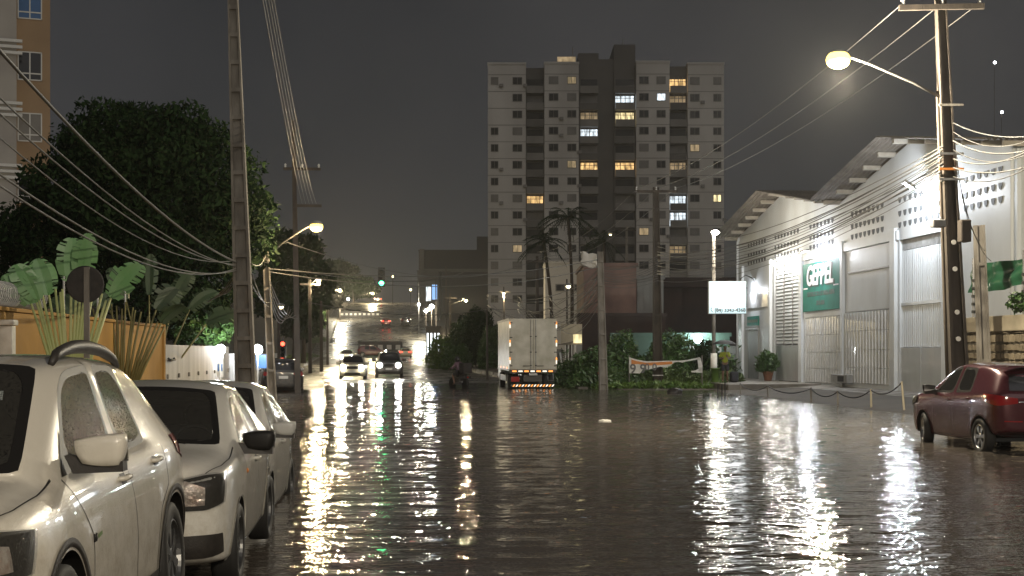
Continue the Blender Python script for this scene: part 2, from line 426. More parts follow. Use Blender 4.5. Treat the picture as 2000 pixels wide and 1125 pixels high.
# flood water: a rippled sheet, finer where it is nearer
yr = [-40, -20, -8, -2, 1.5]
y = 3.0
while y < 100: yr.append(y); y += max(.055, .0042 * y)
xr = list(np.arange(-7, 20.01, .085))
YY, XX = np.meshgrid(np.array(yr), np.array(xr), indexing='ij')
ZZ = np.zeros_like(XX)
for i in range(46):
    lam = .22 * (7.0 ** nrs.rand()); th = nrs.normal(0, .3) + .05
    k = 2 * math.pi / lam
    am = .0165 * lam / (2 * math.pi) * 1.35 * (1.1 if lam < .6 else .55)
    ph = nrs.rand() * 6.28
    # the ripples come in patches
    mod = .65 + .45 * np.sin(XX * nrs.uniform(.1, .45) + YY * nrs.uniform(.1, .4) + nrs.rand() * 6.28)
    ZZ += am * mod * np.sin(k * (YY * math.cos(th) + XX * math.sin(th)) + ph)
ZZ *= np.clip((YY + 2) / 4, 0, 1)
for i in range(70):      # rings where heavy drops strike
    cx, cy = nrs.uniform(-1.5, 12), 4 + 38 * nrs.rand() ** 1.3; r0 = nrs.uniform(.08, .45)
    rr = np.hypot(XX - cx, YY - cy)
    ZZ += .0035 * np.exp(-((rr - r0) / .09) ** 2) * np.sin((rr - r0) * 45)
nv = len(xr)
me = bpy.data.meshes.new("flood_water")
vv = np.stack([XX, YY, ZZ], -1).reshape(-1, 3)
idx = np.arange(len(yr) * nv).reshape(len(yr), nv)
ff = np.stack([idx[:-1, :-1], idx[:-1, 1:], idx[1:, 1:], idx[1:, :-1]], -1).reshape(-1, 4)
me.vertices.add(len(vv)); me.vertices.foreach_set("co", vv.ravel())
me.loops.add(ff.size); me.loops.foreach_set("vertex_index", ff.ravel().astype(np.int32))
me.polygons.add(len(ff)); me.polygons.foreach_set("loop_start", np.arange(0, ff.size, 4, dtype=np.int32)); me.polygons.foreach_set("loop_total", np.full(len(ff), 4, dtype=np.int32))
me.update(); me.validate()
wm, nt, b = _new("water"); N, L = nt.nodes, nt.links
b.inputs["Base Color"].default_value = (.082, .070, .059, 1); b.inputs["Roughness"].default_value = .03; b.inputs["IOR"].default_value = 1.34
tc = N.new("ShaderNodeTexCoord")
mp = N.new("ShaderNodeMapping"); mp.inputs["Scale"].default_value = (.27, 1, 1); L.new(tc.outputs["Object"], mp.inputs["Vector"])
n1 = N.new("ShaderNodeTexNoise"); n1.inputs["Scale"].default_value = 11.0; n1.inputs["Detail"].default_value = 3; n1.inputs["Roughness"].default_value = .55
n2 = N.new("ShaderNodeTexNoise"); n2.inputs["Scale"].default_value = .35; n2.inputs["Detail"].default_value = 2
L.new(mp.outputs[0], n1.inputs["Vector"]); L.new(tc.outputs["Object"], n2.inputs["Vector"])
mr = N.new("ShaderNodeMapRange"); mr.inputs[1].default_value = .3; mr.inputs[2].default_value = .7; mr.inputs[3].default_value = .35; mr.inputs[4].default_value = 1.0
L.new(n2.outputs["Fac"], mr.inputs[0])
bp = N.new("ShaderNodeBump"); bp.inputs["Distance"].default_value = .030
L.new(mr.outputs[0], bp.inputs["Strength"]); L.new(n1.outputs["Fac"], bp.inputs["Height"]); L.new(bp.outputs[0], b.inputs["Normal"])
struct(link("flood_water", me, "water", smooth=True))
# ---------------------------------------------------------------- cars
paintmat("paint_suv", (.64, .60, .52), dirt=(.30, .25, .17), dirtamt=.8, drops=.35)
paintmat("paint_hatch", (.68, .66, .60), dirt=(.34, .28, .2), dirtamt=.55, drops=.25)
paintmat("paint_silver", (.58, .57, .53), dirt=(.35, .3, .22), dirtamt=.3)
paintmat("paint_maroon", (.10, .018, .026), dirt=(.13, .07, .06), dirtamt=.35, drops=.1, rough=.22, metal=.3)
paintmat("paint_black", (.018, .018, .02), drops=.1)
paintmat("paint_cream", (.62, .58, .45), drops=.05)
paintmat("paint_darkred", (.16, .02, .025), drops=.05)
paintmat("paint_red_far", (.35, .03, .03), drops=.05)
glassmat("glass_screen", (.72, .77, .78), wet=.12, drop_glint=.06)
glassmat("glass_side", (.14, .15, .15), wet=.16, drop_glint=.30, glint_tint=(.42, .38, .28))
glassmat("glass_dark", (.05, .05, .055), wet=.1, drop_glint=.03)
pmat("black_trim", (.014, .013, .012), rough=.5, spec=.25)
pmat("black_plastic", (.022, .019, .017), (.035, .03, .026), scale=14, rough=.5, bump=.1, bscale=80)
pmat("rubber", (.018, .017, .016), rough=.7)
pmat("alloy", (.5, .5, .5), rough=.3, metal=.85)
pmat("alloy_dark", (.12, .12, .12), rough=.35, metal=.8)
pmat("seat_cloth", (.03, .028, .027), (.045, .042, .04), scale=9, rough=.9)
pmat("cabin", (.025, .027, .03), rough=.8)
pmat("chrome", (.75, .75, .74), rough=.12, metal=1.0)
pmat("reflector", (.85, .78, .68), (.6, .45, .36), scale=18, rough=.12, metal=.45, bump=.8, bscale=30)
pmat("tail_red", (.35, .012, .012), rough=.12, coat=1)
pmat("plate", (.5, .5, .48), rough=.4)
emat("head_on", (1.0, .97, .9), 260.0)
emat("head_warm", (1.0, .93, .75), 110.0)
emat("tail_on", (1.0, .05, .03), 7.0)
glassmat("lens", (.75, .76, .78), wet=.3, drop_glint=.06)

SPEC = {
 # yl, yb, yt, w, zb, zbelt, wt, zt, zc, bow
 "suv": dict(L=4.28, st=[
  (.05, .03, .12, .68, .36, .86, .52, .95, .985, .02), (.17, .15, .22, .835, .27, .92, .64, 1.01, 1.045, .06),
  (.45, .45, .48, .905, .23, .975, .70, 1.055, 1.095, .05), (.85, .85, .88, .925, .22, 1.01, .735, 1.09, 1.13, .05),
  (1.22, 1.04, .90, .90, .21, 1.03, .74, 1.11, 1.145, .12), (1.54, 1.24, 1.74, .90, .21, 1.05, .615, 1.60, 1.645, .14),
  (1.92, 1.84, 2.04, .90, .21, 1.06, .62, 1.635, 1.675, .03), (2.40, 2.34, 2.40, .90, .21, 1.068, .62, 1.65, 1.69, 0), (2.52, 2.46, 2.50, .90, .21, 1.07, .62, 1.65, 1.69, 0),
  (3.15, 3.17, 3.10, .898, .22, 1.09, .605, 1.635, 1.68, 0), (3.32, 3.44, 3.28, .92, .22, 1.10, .595, 1.625, 1.672, 0),
  (3.72, 3.78, 3.66, .925, .26, 1.12, .60, 1.585, 1.635, 0), (4.06, 4.08, 3.92, .89, .33, 1.12, .575, 1.50, 1.57, -.04), (4.25, 4.24, 4.05, .80, .42, 1.09, .54, 1.42, 1.49, -.06)],
  ax=(.86, 3.50), Rw=.345, arch=.405, shoulder=(.95, .895), cowl=4, atop=5, wins=[(5, 7), (8, 9)]),
 "hatch": dict(L=3.9, st=[
  (.05, .03, .12, .64, .30, .80, .50, .885, .915, .02), (.16, .13, .22, .785, .22, .85, .60, .93, .96, .06),
  (.42, .42, .45, .825, .19, .89, .65, .965, .995, .05), (.80, .80, .83, .838, .18, .92, .685, .995, 1.025, .05),
  (1.14, 1.10, 1.00, .84, .18, .94, .705, 1.02, 1.05, .13), (1.48, 1.30, 1.80, .84, .18, .945, .565, 1.41, 1.45, .14),
  (1.80, 1.76, 2.0, .84, .18, .95, .565, 1.445, 1.48, .03), (2.16, 2.12, 2.16, .84, .18, .957, .565, 1.455, 1.495, 0), (2.26, 2.22, 2.25, .84, .18, .96, .565, 1.455, 1.495, 0),
  (2.84, 2.86, 2.76, .838, .19, .985, .555, 1.44, 1.48, 0), (2.98, 3.08, 2.92, .835, .19, .99, .55, 1.43, 1.475, 0),
  (3.36, 3.42, 3.24, .825, .24, 1.01, .535, 1.395, 1.44, 0), (3.66, 3.68, 3.48, .80, .32, 1.01, .51, 1.32, 1.38, -.05), (3.86, 3.84, 3.62, .72, .40, .97, .48, 1.24, 1.30, -.07)],
  ax=(.82, 3.28), Rw=.30, arch=.35, cowl=4, atop=5, wins=[(5, 7), (8, 9)]),
}
SPEC["red"] = dict(SPEC["hatch"])
SPEC["red"]["st"] = [tuple(list(np.array(s[:3]) * 1.05) + [s[3] * 1.045] + [s[4] * 1.05, s[5] * 1.09] + [s[6] * 1.05] + list(np.array(s[7:9]) * 1.095) + [s[9]]) for s in SPEC["hatch"]["st"]]
SPEC["red"].update(L=4.1, ax=(.86, 3.44), Rw=.32, arch=.37, rimscale=1)

def body_cage(sp):
    st = sp["st"]; bm = bmesh.new(); vl = bm.verts.layers.float.new("crease_vert"); cl = bm.edges.layers.float.new("crease_edge")
    f5, f6 = sp.get("shoulder", (.985, .945))
    def ring(s):
        yl, yb, yt, w, zb, ze, wt, zt, zc, bow = s
        ym = yl * .5 + yb * .5
        return [(0, yl, zb), (.74 * w, yl, zb), (.955 * w, yl, zb + .05), (.99 * w, yl, zb + .34 * (ze - zb)), (1.0 * w, ym, zb + .70 * (ze - zb)),
                (f5 * w, yb, ze - .045), (f6 * w, yb, ze + .012), (wt + .035, yt, zt - .05), (wt - .035, yt - bow * .25, zt), (wt * .5, yt - bow * .75, zc - .01), (0, yt - bow, zc)]
    rows = []
    for s in st:
        r = ring(s)
        right = [bm.verts.new(p) for p in r]
        left = [right[0]] + [bm.verts.new((-p[0], p[1], p[2])) for p in r[1:-1]] + [right[-1]]
        rows.append((right, left))
    groups = {}
    def face(vs, mi, key=None):
        f = bm.faces.new(vs); f.material_index = mi; f.smooth = True
        if key: groups.setdefault(key, []).append(f)
        return f
    for i in range(len(st) - 1):
        for sgn in (0, 1):
            A, B = rows[i][sgn], rows[i + 1][sgn]
            for j in range(10):
                mi, key = 0, None
                if i == sp["cowl"] and j >= 8: mi, key = 1, "screen"
                if j == 6:
                    for a, (s0, s1) in enumerate(sp["wins"]):
                        if s0 <= i < s1: mi, key = 2, ("win", sgn, a)
                q = [A[j], B[j], B[j + 1], A[j + 1]]
                face(q if sgn == 0 else q[::-1], mi, key)
    for (right, left), sg, k in ((rows[0], 1, 0), (rows[-1], -1, -1)):
        dy = -.09 if k == 0 else .05
        cen = [right[0]] + [bm.verts.new((0, right[j].co.y + dy * (1 if 1 < j < 9 else .5), right[j].co.z)) for j in range(1, 10)] + [right[10]]
        for j in range(10):
            q = [right[j], right[j + 1], cen[j + 1], cen[j]]; q = list(dict.fromkeys(q)); face(q if sg > 0 else q[::-1], 0)
            q = [left[j], cen[j], cen[j + 1], left[j + 1]]; q = list(dict.fromkeys(q)); face(q if sg > 0 else q[::-1], 0)
    bmesh.ops.recalc_face_normals(bm, faces=bm.faces[:])
    for key, fs in groups.items():
        th = .05 if key == "screen" else .038
        r = bmesh.ops.inset_region(bm, faces=fs, thickness=th, depth=0, use_even_offset=True, use_boundary=True)
        for f in r["faces"]: f.material_index = 3
        inner = set(fs)
        for grp_ in (inner, inner | set(r["faces"])):
            bd = [e for f in grp_ for e in f.edges if sum(g in grp_ for g in e.link_faces) == 1]
            for v in set(v for e in bd for v in e.verts):
                es = [e for e in bd if v in e.verts]
                if len(es) == 2:
                    a_, b_ = (es[0].other_vert(v).co - v.co).normalized(), (es[1].other_vert(v).co - v.co).normalized()
                    if a_.dot(b_) > -.75: v[vl] = .82
        for f in fs:
            for e in f.edges:
                if any(g not in inner for g in e.link_faces): e[cl] = .95
        rim = set(r["faces"])
        for f in rim:
            for e in f.edges:
                if any(g not in rim and g not in inner for g in e.link_faces): e[cl] = .9
    for (right, left) in rows[:5]:
        pass
    for i in range(1, 4):      # bonnet edge
        for side in (0, 1):
            for j in (6,):
                e = bm.edges.get((rows[i][side][j], rows[i + 1][side][j]))
                if e: e[cl] = .45
    for i in range(1, len(st) - 2):   # sill
        for side in (0, 1):
            e = bm.edges.get((rows[i][side][2], rows[i + 1][side][2]))
            if e: e[cl] = .5
    return bm

def car_body(sp, level):
    bm = body_cage(sp); me = bpy.data.meshes.new("cage"); bm.to_mesh(me); bm.free()
    for i in range(5): me.materials.append(MATS["black_trim"])
    o = bpy.data.objects.new("cage", me); COL.objects.link(o)
    md = o.modifiers.new("s", 'SUBSURF'); md.levels = md.render_levels = level
    w = sp["st"][4][3]
    c = MB()
    for ya in sp["ax"]:
        for sg in (-1, 1): c.cyl((sg * (w - .27), ya, sp["Rw"]), (sg * (w + .3), ya, sp["Rw"]), sp["arch"], n=40 if level > 1 else 16)
    cm = c.mesh("cut"); fixn(cm)
    for i in range(5): cm.materials.append(MATS["black_trim"])
    cm.polygons.foreach_set("material_index", [4] * len(cm.polygons))
    co = bpy.data.objects.new("cut", cm); COL.objects.link(co)
    b = o.modifiers.new("b", 'BOOLEAN'); b.operation = 'DIFFERENCE'; b.object = co; b.solver = 'EXACT'; b.material_mode = 'INDEX'
    res = evalmesh(o)
    bpy.data.objects.remove(o); bpy.data.objects.remove(co)
    return res
def split(me):
    """{material index: [(verts, faces) of each connected piece]}"""
    V = np.empty(len(me.vertices) * 3); me.vertices.foreach_get("co", V); V = V.reshape(-1, 3)
    out = {}
    polys = [(p.material_index, tuple(p.vertices)) for p in me.polygons]
    for mi in set(p[0] for p in polys):
        fs = [p[1] for p in polys if p[0] == mi]
        par = {}
        def find(a):
            while par.setdefault(a, a) != a: par[a] = par[par[a]]; a = par[a]
            return a
        if mi in (1, 2, 4):
            for f in fs:
                for q in f[1:]: par[find(q)] = find(f[0])
            comps = {}
            for f in fs: comps.setdefault(find(f[0]), []).append(f)
        else: comps = {0: fs}
        lst = []
        for c in comps.values():
            mp = {}
            nf = [tuple(mp.setdefault(q, len(mp)) for q in f) for f in c]
            lst.append((V[list(mp.keys())], nf))
        out[mi] = lst
    return out
def from_vf(name, v, f, mat, parent, smooth=True):
    me = bpy.data.meshes.new(name); me.from_pydata([tuple(q) for q in v], [], f); me.update()
    return link(name, me, mat, parent, smooth)
def patch(bvh, fn, nu, nv, off=.004):
    m = MB(); ids = {}
    for i in range(nu + 1):
        for j in range(nv + 1):
            o, d = fn(i / nu, j / nv)
            h, nrm, _, _ = bvh.ray_cast(Vector(o), Vector(d).normalized())
            if h is None: continue
            if nrm.dot(Vector(d)) > 0: nrm = -nrm
            ids[i, j] = len(m.v); m.v.append(tuple(h + nrm * off))
    for i in range(nu):
        for j in range(nv):
            k = [(i, j), (i + 1, j), (i + 1, j + 1), (i, j + 1)]
            if all(q in ids for q in k): m.f.append(tuple(ids[q] for q in k))
    return m
def lerp(a, b, t): return a + (b - a) * t
def polyl(pts, u):
    ls = [math.dist(pts[i], pts[i + 1]) for i in range(len(pts) - 1)]; T = sum(ls) * u
    for i, q in enumerate(ls):
        if T <= q or i == len(ls) - 1:
            a = min(1, T / q); return [lerp(pts[i][k], pts[i + 1][k], a) for k in range(len(pts[0]))]
        T -= q
def side_patch(bvh, sg, lo, hi, nu=10, nv=4, off=.004):
    def fn(u, v):
        a, b = polyl(lo, u), polyl(hi, u); y, z = lerp(a[0], b[0], v), lerp(a[1], b[1], v)
        return (sg * 3, y, z), (-sg, 0, 0)
    return patch(bvh, fn, nu, nv, off)
def end_patch(bvh, front, lo, hi, nu=10, nv=4, off=.004, cy=None):
    """lo/hi: polylines of (angle or x, z). cy given: rays aim at a vertical axis so that a lamp wraps round the corner"""
    def fn(u, v):
        a, b = polyl(lo, u), polyl(hi, u); x, z = lerp(a[0], b[0], v), lerp(a[1], b[1], v)
        if cy is None: return (x, -3 if front else 8, z), (0, 1 if front else -1, 0)
        s = 1 if front else -1
        return (3 * math.sin(x), cy - s * 3 * math.cos(x), z), (-math.sin(x), s * math.cos(x), 0)
    return patch(bvh, fn, nu, nv, off)
def seam(bvh, sg, pts, w=.005, n=14, off=.0015):
    def fn(u, v):
        p = polyl(pts, u); q = polyl(pts, min(1, u + .01)); r = polyl(pts, max(0, u - .01))
        dy, dz = q[0] - r[0], q[1] - r[1]; L_ = math.hypot(dy, dz) or 1
        k = (v * 2 - 1) * w
        return (sg * 3, p[0] - dz / L_ * k, p[1] + dy / L_ * k), (-sg, 0, 0)
    return patch(bvh, fn, n, 1, off)
WHEEL = {}
def wheel_meshes(Rw, spokes, key):
    if key in WHEEL: return WHEEL[key]
    rr = Rw * .68
    ty = MB().lathe([(rr * .97, -.085), (Rw * .90, -.098), (Rw * .985, -.082), (Rw, -.05), (Rw, .05), (Rw * .985, .082), (Rw * .90, .098), (rr, .09), (rr * .97, .05)], axis='X', n=36, cap=False).mesh("tyre")
    rim = MB().lathe([(rr * .97, -.08), (rr, .085), (rr * .95, .088), (rr * .90, .06), (rr * .88, -.08)], axis='X', n=36, cap=False)
    rim.lathe([(.07, .0), (.065, .062), (.04, .07), (.0, .072)], axis='X', n=14, cap=False)
    for k in range(spokes):
        a = 2 * math.pi * k / spokes
        for da in (-.13, .13):
            c0, c1 = a + da * .9, a + da
            d0, d1 = Vector((0, math.cos(c0), math.sin(c0))), Vector((0, math.cos(c1), math.sin(c1))); tn = Vector((0, -math.sin(a), math.cos(a)))
            p = [d0 * .05 - tn * .016, d0 * .05 + tn * .016, d1 * rr * .93 + tn * .021, d1 * rr * .93 - tn * .021]
            rim.prism([q + Vector((.045, 0, 0)) for q in p], (.024, 0, 0))
    rm = rim.mesh("rim"); fixn(rm)
    dk = MB().lathe([(rr * .9, -.02), (.02, -.02)], axis='X', n=24, cap=False); dk.cyl((-.05, 0, 0), (.01, 0, 0), rr * .55, n=20)
    WHEEL[key] = (ty, rm, dk.mesh("brake_disc")); return WHEEL[key]
BODY = {}
def car(name, kind, paint, loc, rz, label, detail=2, lights=None, group=None, spokes=5, rim="alloy", extras=None, glass=("glass_screen", "glass_side"), steer=0.0, cat="car"):
    sp = SPEC[kind]; t = thing(name, label, cat, loc, rz, group)
    key = (kind, detail)
    if key not in BODY:
        me = car_body(sp, 3 if detail == 2 else 2 if detail == 1 else 1)
        bv = BVHTree.FromPolygons([v.co.copy() for v in me.vertices], [tuple(p.vertices) for p in me.polygons])
        BODY[key] = (split(me), bv)
    pieces, bvh = BODY[key]
    body = None
    for (v, f) in pieces.get(0, []): body = from_vf("body", v, f, paint, t)
    for (v, f) in pieces.get(4, []): from_vf("wheel_well", v, f, "black_trim", body)
    for (v, f) in pieces.get(3, []): from_vf("window_seal", v, f, "black_trim", body)
    for (v, f) in pieces.get(1, []): from_vf("windscreen", v - np.array([0, 0, 0]), f, glass[0], t)
    for (v, f) in pieces.get(2, []): from_vf("side_window", v, f, glass[1], t)
    L_, w = sp["L"], sp["st"][4][3]
    # wheels
    ty, rm, dk = wheel_meshes(sp["Rw"], spokes, (sp["Rw"], spokes))
    for q, ya in enumerate(sp["ax"]):
        for sg in (-1, 1):
            o = link("wheel", ty, "rubber", t, True); o.location = (sg * (w - .10), ya, sp["Rw"]); o.rotation_euler = (0, 0, (0 if sg > 0 else math.pi) + (steer if q == 0 else 0))
            o2 = link("rim", rm, rim, o, False); o2.rotation_euler = (rnd.random() * 1.2, 0, 0)
            if detail: link("brake_disc", dk, "alloy_dark", o)
    zb = sp["st"][6][5]; zl = sp["st"][1][5]; W0 = w
    # rear glass, lamps, plates
    s12, s13 = sp["st"][12], sp["st"][13]
    rg = end_patch(bvh, False, [(-.5 * w / .84 - .02, s13[5] + .08), (.5 * w / .84 + .02, s13[5] + .08)], [(-.43 * w / .84, s12[7] - .02), (.43 * w / .84, s12[7] - .02)], 12, 6, .006)
    rg.build("rear_window", ("glass_screen" if glass[0] == "glass_screen" else "glass_dark") if detail else "pane_dark", t, smooth=True)
    hl, tl = (lights or (None, None))
    for sg in (-1, 1):
        zc = zl - .075
        lo = [(sg * .42, zc - .105), (sg * .8, zc - .10), (sg * 1.12, zc - .02)]; hi = [(sg * .42, zc + .04), (sg * .8, zc + .085), (sg * 1.12, zc + .10)]
        if kind == "hatch":
            lo = [(sg * .36, zc - .15), (sg * .66, zc - .145), (sg * .80, zc - .10)]; hi = [(sg * .36, zc + .03), (sg * .70, zc + .085), (sg * .86, zc + .095)]
        if kind == "suv":
            lo = [(sg * .40, zc - .13), (sg * .80, zc - .13), (sg * .98, zc - .12)]; hi = [(sg * .40, zc + .02), (sg * .82, zc + .075), (sg * 1.08, zc + .05)]
        h = end_patch(bvh, True, lo, hi, 14, 6, .006, cy=.95)
        if detail == 2:
            hb = h.build("headlight", "black_trim", t, smooth=True)
            ue = .80 if kind == 'suv' else .66
            l1 = [(lerp(lo[0][0], lo[2][0], .03), lo[0][1] + .03), (lerp(lo[0][0], lo[2][0], ue), lo[0][1] + .04)]
            h1 = [(lerp(lo[0][0], lo[2][0], .03), zc + .015), (lerp(lo[0][0], lo[2][0], .40), zc + .05), (lerp(lo[0][0], lo[2][0], ue), zc + .01)]
            end_patch(bvh, True, l1, h1, 10, 6, .012, cy=.95).build("reflector_bowl", "reflector", hb, smooth=True)
            end_patch(bvh, True, lo, hi, 14, 6, .02, cy=.95).build("lens", "lens", hb, smooth=True)
        else:
            hb = h.build("headlight", "reflector", t, smooth=True)
        if hl:
            y0 = .05; q = bvh.ray_cast(Vector((sg * .55 * w / .84, -3, zc)), Vector((0, 1, 0)))[0]
            MB().lathe([(.0, -.02), (.15, -.02), (.15, -.05), (.09, -.09), (0, -.1)], (q.x, q.y - .01, zc - .02), axis='Y', n=14, cap=False).build("lamp_beam", hl, hb)
        zt_ = s13[5] - .08
        lo = [(sg * .45, zt_ - .06), (sg * .75, zt_ - .10), (sg * 1.1, zt_ - .02)]; hi = [(sg * .45, zt_ + .03), (sg * .8, zt_ + .09), (sg * 1.12, zt_ + .10)]
        tb = end_patch(bvh, False, lo, hi, 12, 5, .008, cy=L_ - .95).build("tail_light", tl or "tail_red", t, smooth=True)
    pw = .2
    end_patch(bvh, True, [(-pw, zl - .40), (pw, zl - .40)], [(-pw, zl - .28), (pw, zl - .28)], 4, 2, .015).build("number_plate", "plate", t)
    end_patch(bvh, False, [(-pw, s13[5] - .30), (pw, s13[5] - .30)], [(-pw, s13[5] - .18), (pw, s13[5] - .18)], 4, 2, .012).build("number_plate", "plate", t)
    end_patch(bvh, True, [(-.34, zl - .20), (.34, zl - .20)], [(-.36, zl - .02), (.36, zl - .02)], 10, 4, .008).build("grille", "black_trim", t, smooth=True)
    end_patch(bvh, True, [(-.5, .30), (.5, .30)], [(-.46, .44), (.46, .44)], 10, 4, .008).build("lower_grille", "black_plastic", t, smooth=True)
    # door mirrors
    for sg in (-1, 1):
        y0 = sp["st"][5][1] + .06; z0 = sp["st"][5][5] + (.12 if kind == "suv" else .085)
        mc = extras.get("mirror", paint) if extras else paint
        mm = MB(); xm = sg * (w + .085)
        bm2 = bmesh.new(); bmesh.ops.create_cube(bm2, size=1); bmesh.ops.subdivide_edges(bm2, edges=bm2.edges[:], cuts=3, use_grid_fill=True)
        for v in bm2.verts:
            p = v.co * 2; L2 = max(abs(p.x), abs(p.y), abs(p.z)); q = p.normalized() * L2; v.co = p * .45 + q * .55 * .95
            v.co.x *= .135 * (1 if v.co.x * sg < 0 else .92) * (1 + .16 * p.z); v.co.z *= .082 * (1.0 + .12 * sg * p.x); v.co.y *= .07 if v.co.y < 0 else .05
            v.co += Vector((xm, y0 - .02, z0))
        mm.bm(bm2); mo = mm.build("door_mirror", mc, t, smooth=True)
        MB().prism([(sg * (w - .05), y0 - .07, z0 - .10), (xm + sg * .10, y0 - .055, z0 - .105), (xm + sg * .10, y0 - .055, z0 - .055), (sg * (w - .09), y0 - .06, z0 - .01)], (0, .10, 0)).build("mirror_base", "black_plastic", mo)
        MB().quad((xm - .11, y0 + .034, z0 - .06), (xm + .11, y0 + .034, z0 - .06), (xm + .11, y0 + .034, z0 + .06), (xm - .11, y0 + .034, z0 + .06)).build("mirror_glass", "chrome", mo)
    if detail == 2:
        s5, s8, s9, s10 = sp["st"][5], sp["st"][8], sp["st"][9], sp["st"][10]
        zs = sp["st"][5][4] + .09
        for sg in (-1, 1):
            yf = sp["ax"][0] + sp["arch"] + .10
            ym = (sp["st"][7][1] + s8[1]) / 2
            seam(bvh, sg, [(s5[1] - .09, s5[5] - .0), (yf + .03, .75), (yf, .5), (yf + .02, zs)], n=18).build("door_gap", "black_trim", body)
            seam(bvh, sg, [(ym, s8[5] + .0), (ym + .01, .6), (ym, zs)], n=14).build("door_gap", "black_trim", body)
            yr0 = sp["ax"][1] - sp["arch"] - .07
            seam(bvh, sg, [(s10[1] - .02, s10[5] - .03), (s10[1] - .1, .82), (yr0 + .10, .70), (yr0, .52), (yr0 - .03, zs)], n=18).build("door_gap", "black_trim", body)
            seam(bvh, sg, [(yf + .02, zs), (yr0 - .03, zs)], n=10).build("door_gap", "black_trim", body)
            bp_ = [(sg * w * .78, .20), (sg * w * .875, .45), (sg * w * .90, .75), (sg * w * .885, s5[1] - .22)]
            def fb(u, v, bp_=bp_):
                p = polyl(bp_, u); return (p[0] + (v - .5) * .008, p[1], 4), (0, 0, -1)
            patch(bvh, fb, 24, 1, .0015).build("bonnet_gap", "black_trim", body)
            for (ya, zh) in ((ym - .17, s8[5] - .11), (s10[1] - .30, s9[5] - .10)):
                hp = bvh.ray_cast(Vector((sg * 3, ya, zh)), Vector((-sg, 0, 0)))[0]
                hm = MB().tube([(hp.x - sg * .01, ya - .10, zh), (hp.x + sg * .028, ya - .075, zh), (hp.x + sg * .034, ya, zh + .004), (hp.x + sg * .028, ya + .075, zh), (hp.x - sg * .01, ya + .10, zh)], [.012, .016, .017, .016, .012], 8)
                ho = hm.build("door_handle", extras.get("handle", paint) if extras else paint, t, smooth=True)
                side_patch(bvh, sg, [(ya - .06, zh - .035), (ya + .06, zh - .035)], [(ya - .06, zh + .025), (ya + .06, zh + .025)], 6, 3, .002).build("handle_recess", "black_trim", ho)
            # arch lips or cladding
            for q in sp["ax"]:
                r0, r1 = sp["arch"] - .004, sp["arch"] + (.055 if kind == "suv" else .022)
                def fn(u, v, q=q, r0=r0, r1=r1):
                    a = lerp(-.18, math.pi + .18, u); r = lerp(r0, r1, v)
                    return (sg * 3, q + r * math.cos(a), sp["Rw"] + r * math.sin(a)), (-sg, 0, 0)
                ap = patch(bvh, fn, 30, 3, .010); ap.build("wheel_arch_trim", "black_plastic" if kind == "suv" and extras and extras.get("clad") else paint, t, smooth=True)
        for sx in (-.02, .42):      # wipers lying on the screen's foot
            def fw_(u, v, sx=sx): return (sx - .52 * u + .012 * v, sp["st"][4][2] - .06 + .10 * u + .0 * v, 4), (0, 0, -1)
            wp = []
            for u in np.linspace(0, 1, 8):
                h_ = bvh.ray_cast(Vector((sx - .5 * u, sp["st"][4][2] - .10 + .16 * u * (1 - .3 * u), 4)), Vector((0, 0, -1)))[0]
                if h_: wp.append(h_ + Vector((0, -.008, .014)))
            if len(wp) > 2: MB().tube(wp, .009, 5).build("wiper", "black_trim", t)
        # cabin
        zs_ = .32
        MB().box(-w * .8, w * .8, sp["st"][4][1] + .1, s10[1] + .5, .24, .30).build("cabin_floor", "cabin", t)
        MB().bbox(-w * .76, w * .76, sp["st"][4][1] + .02, s5[1] + .25, .62, sp["st"][4][5] + .03, .05).build("dashboard", "cabin", t, smooth=True)
        sw = MB(); c = Vector((.36, s5[1] + .42, .95)); pts = [c + Vector((.18 * math.cos(a), .07 * math.sin(a), .17 * math.sin(a))) for a in np.linspace(0, 2 * math.pi, 25)]
        sw.tube(pts, .016, 6); sw.build("steering_wheel", "black_plastic", t, smooth=True)
        for sx in (-.37, .37):
            yb_ = sp["st"][7][1] - .28
            so = MB().bbox(sx - .25, sx + .25, yb_ - .5, yb_ + .05, .34, .55, .06).build("seat", "seat_cloth", t, smooth=True)
            m2 = MB(); m2.obox((sx, yb_ + .14, .80), (.24, 0, 0), (0, .07, -.02), (0, .10, .30)); m2.build("backrest", "seat_cloth", so)
            m3 = MB().ball((sx, yb_ + .27, sp["st"][7][8] - .30), 1, 14, 10, (.145, .07, .12)); m3.build("headrest", "seat_cloth", so, smooth=True)
        MB().bbox(-.62 * w / .84, .62 * w / .84, s9[1] - .18, s9[1] + .05, .4, sp["st"][9][5] + .1, .06).build("rear_seat", "seat_cloth", t, smooth=True)
    return t, body, bvh

# --- the white crossover nearest the viewer
suv, suv_body, bv = car("parked_crossover", "suv", "paint_suv", (-2.36, 5.58, .05), R(-1.2),
    "white crossover with black roof rail and dusty wet door, nearest the camera", 2, extras={"clad": True}, spokes=6, rim="alloy_dark", group="cars parked along the left kerb")
suv.rotation_euler.y = R(-3.2)      # leans to the kerb with the camber
for sg in (-1, 1):
    pts = []; rs = []
    for k in range(15):
        a = k / 14; y = lerp(1.90, 3.45, a); h = bv.ray_cast(Vector((sg * .60, y, 3)), Vector((0, 0, -1)))[0]
        pts.append((sg * .60, y, h.z + .012 + .062 * math.sin(math.pi * min(1, max(0, a))) ** .38)); rs.append(.018 + .022 * math.sin(math.pi * a) ** .5)
    MB().tube(pts, rs, 8).build("roof_rail", "black_plastic", suv, smooth=True)
MB().prism([(.34, 1.49, 1.44), (.46, 1.49, 1.44), (.46, 1.52, 1.485), (.34, 1.52, 1.485)], (0, .004, 0)).build("inspection_sticker", "paint_white", suv)
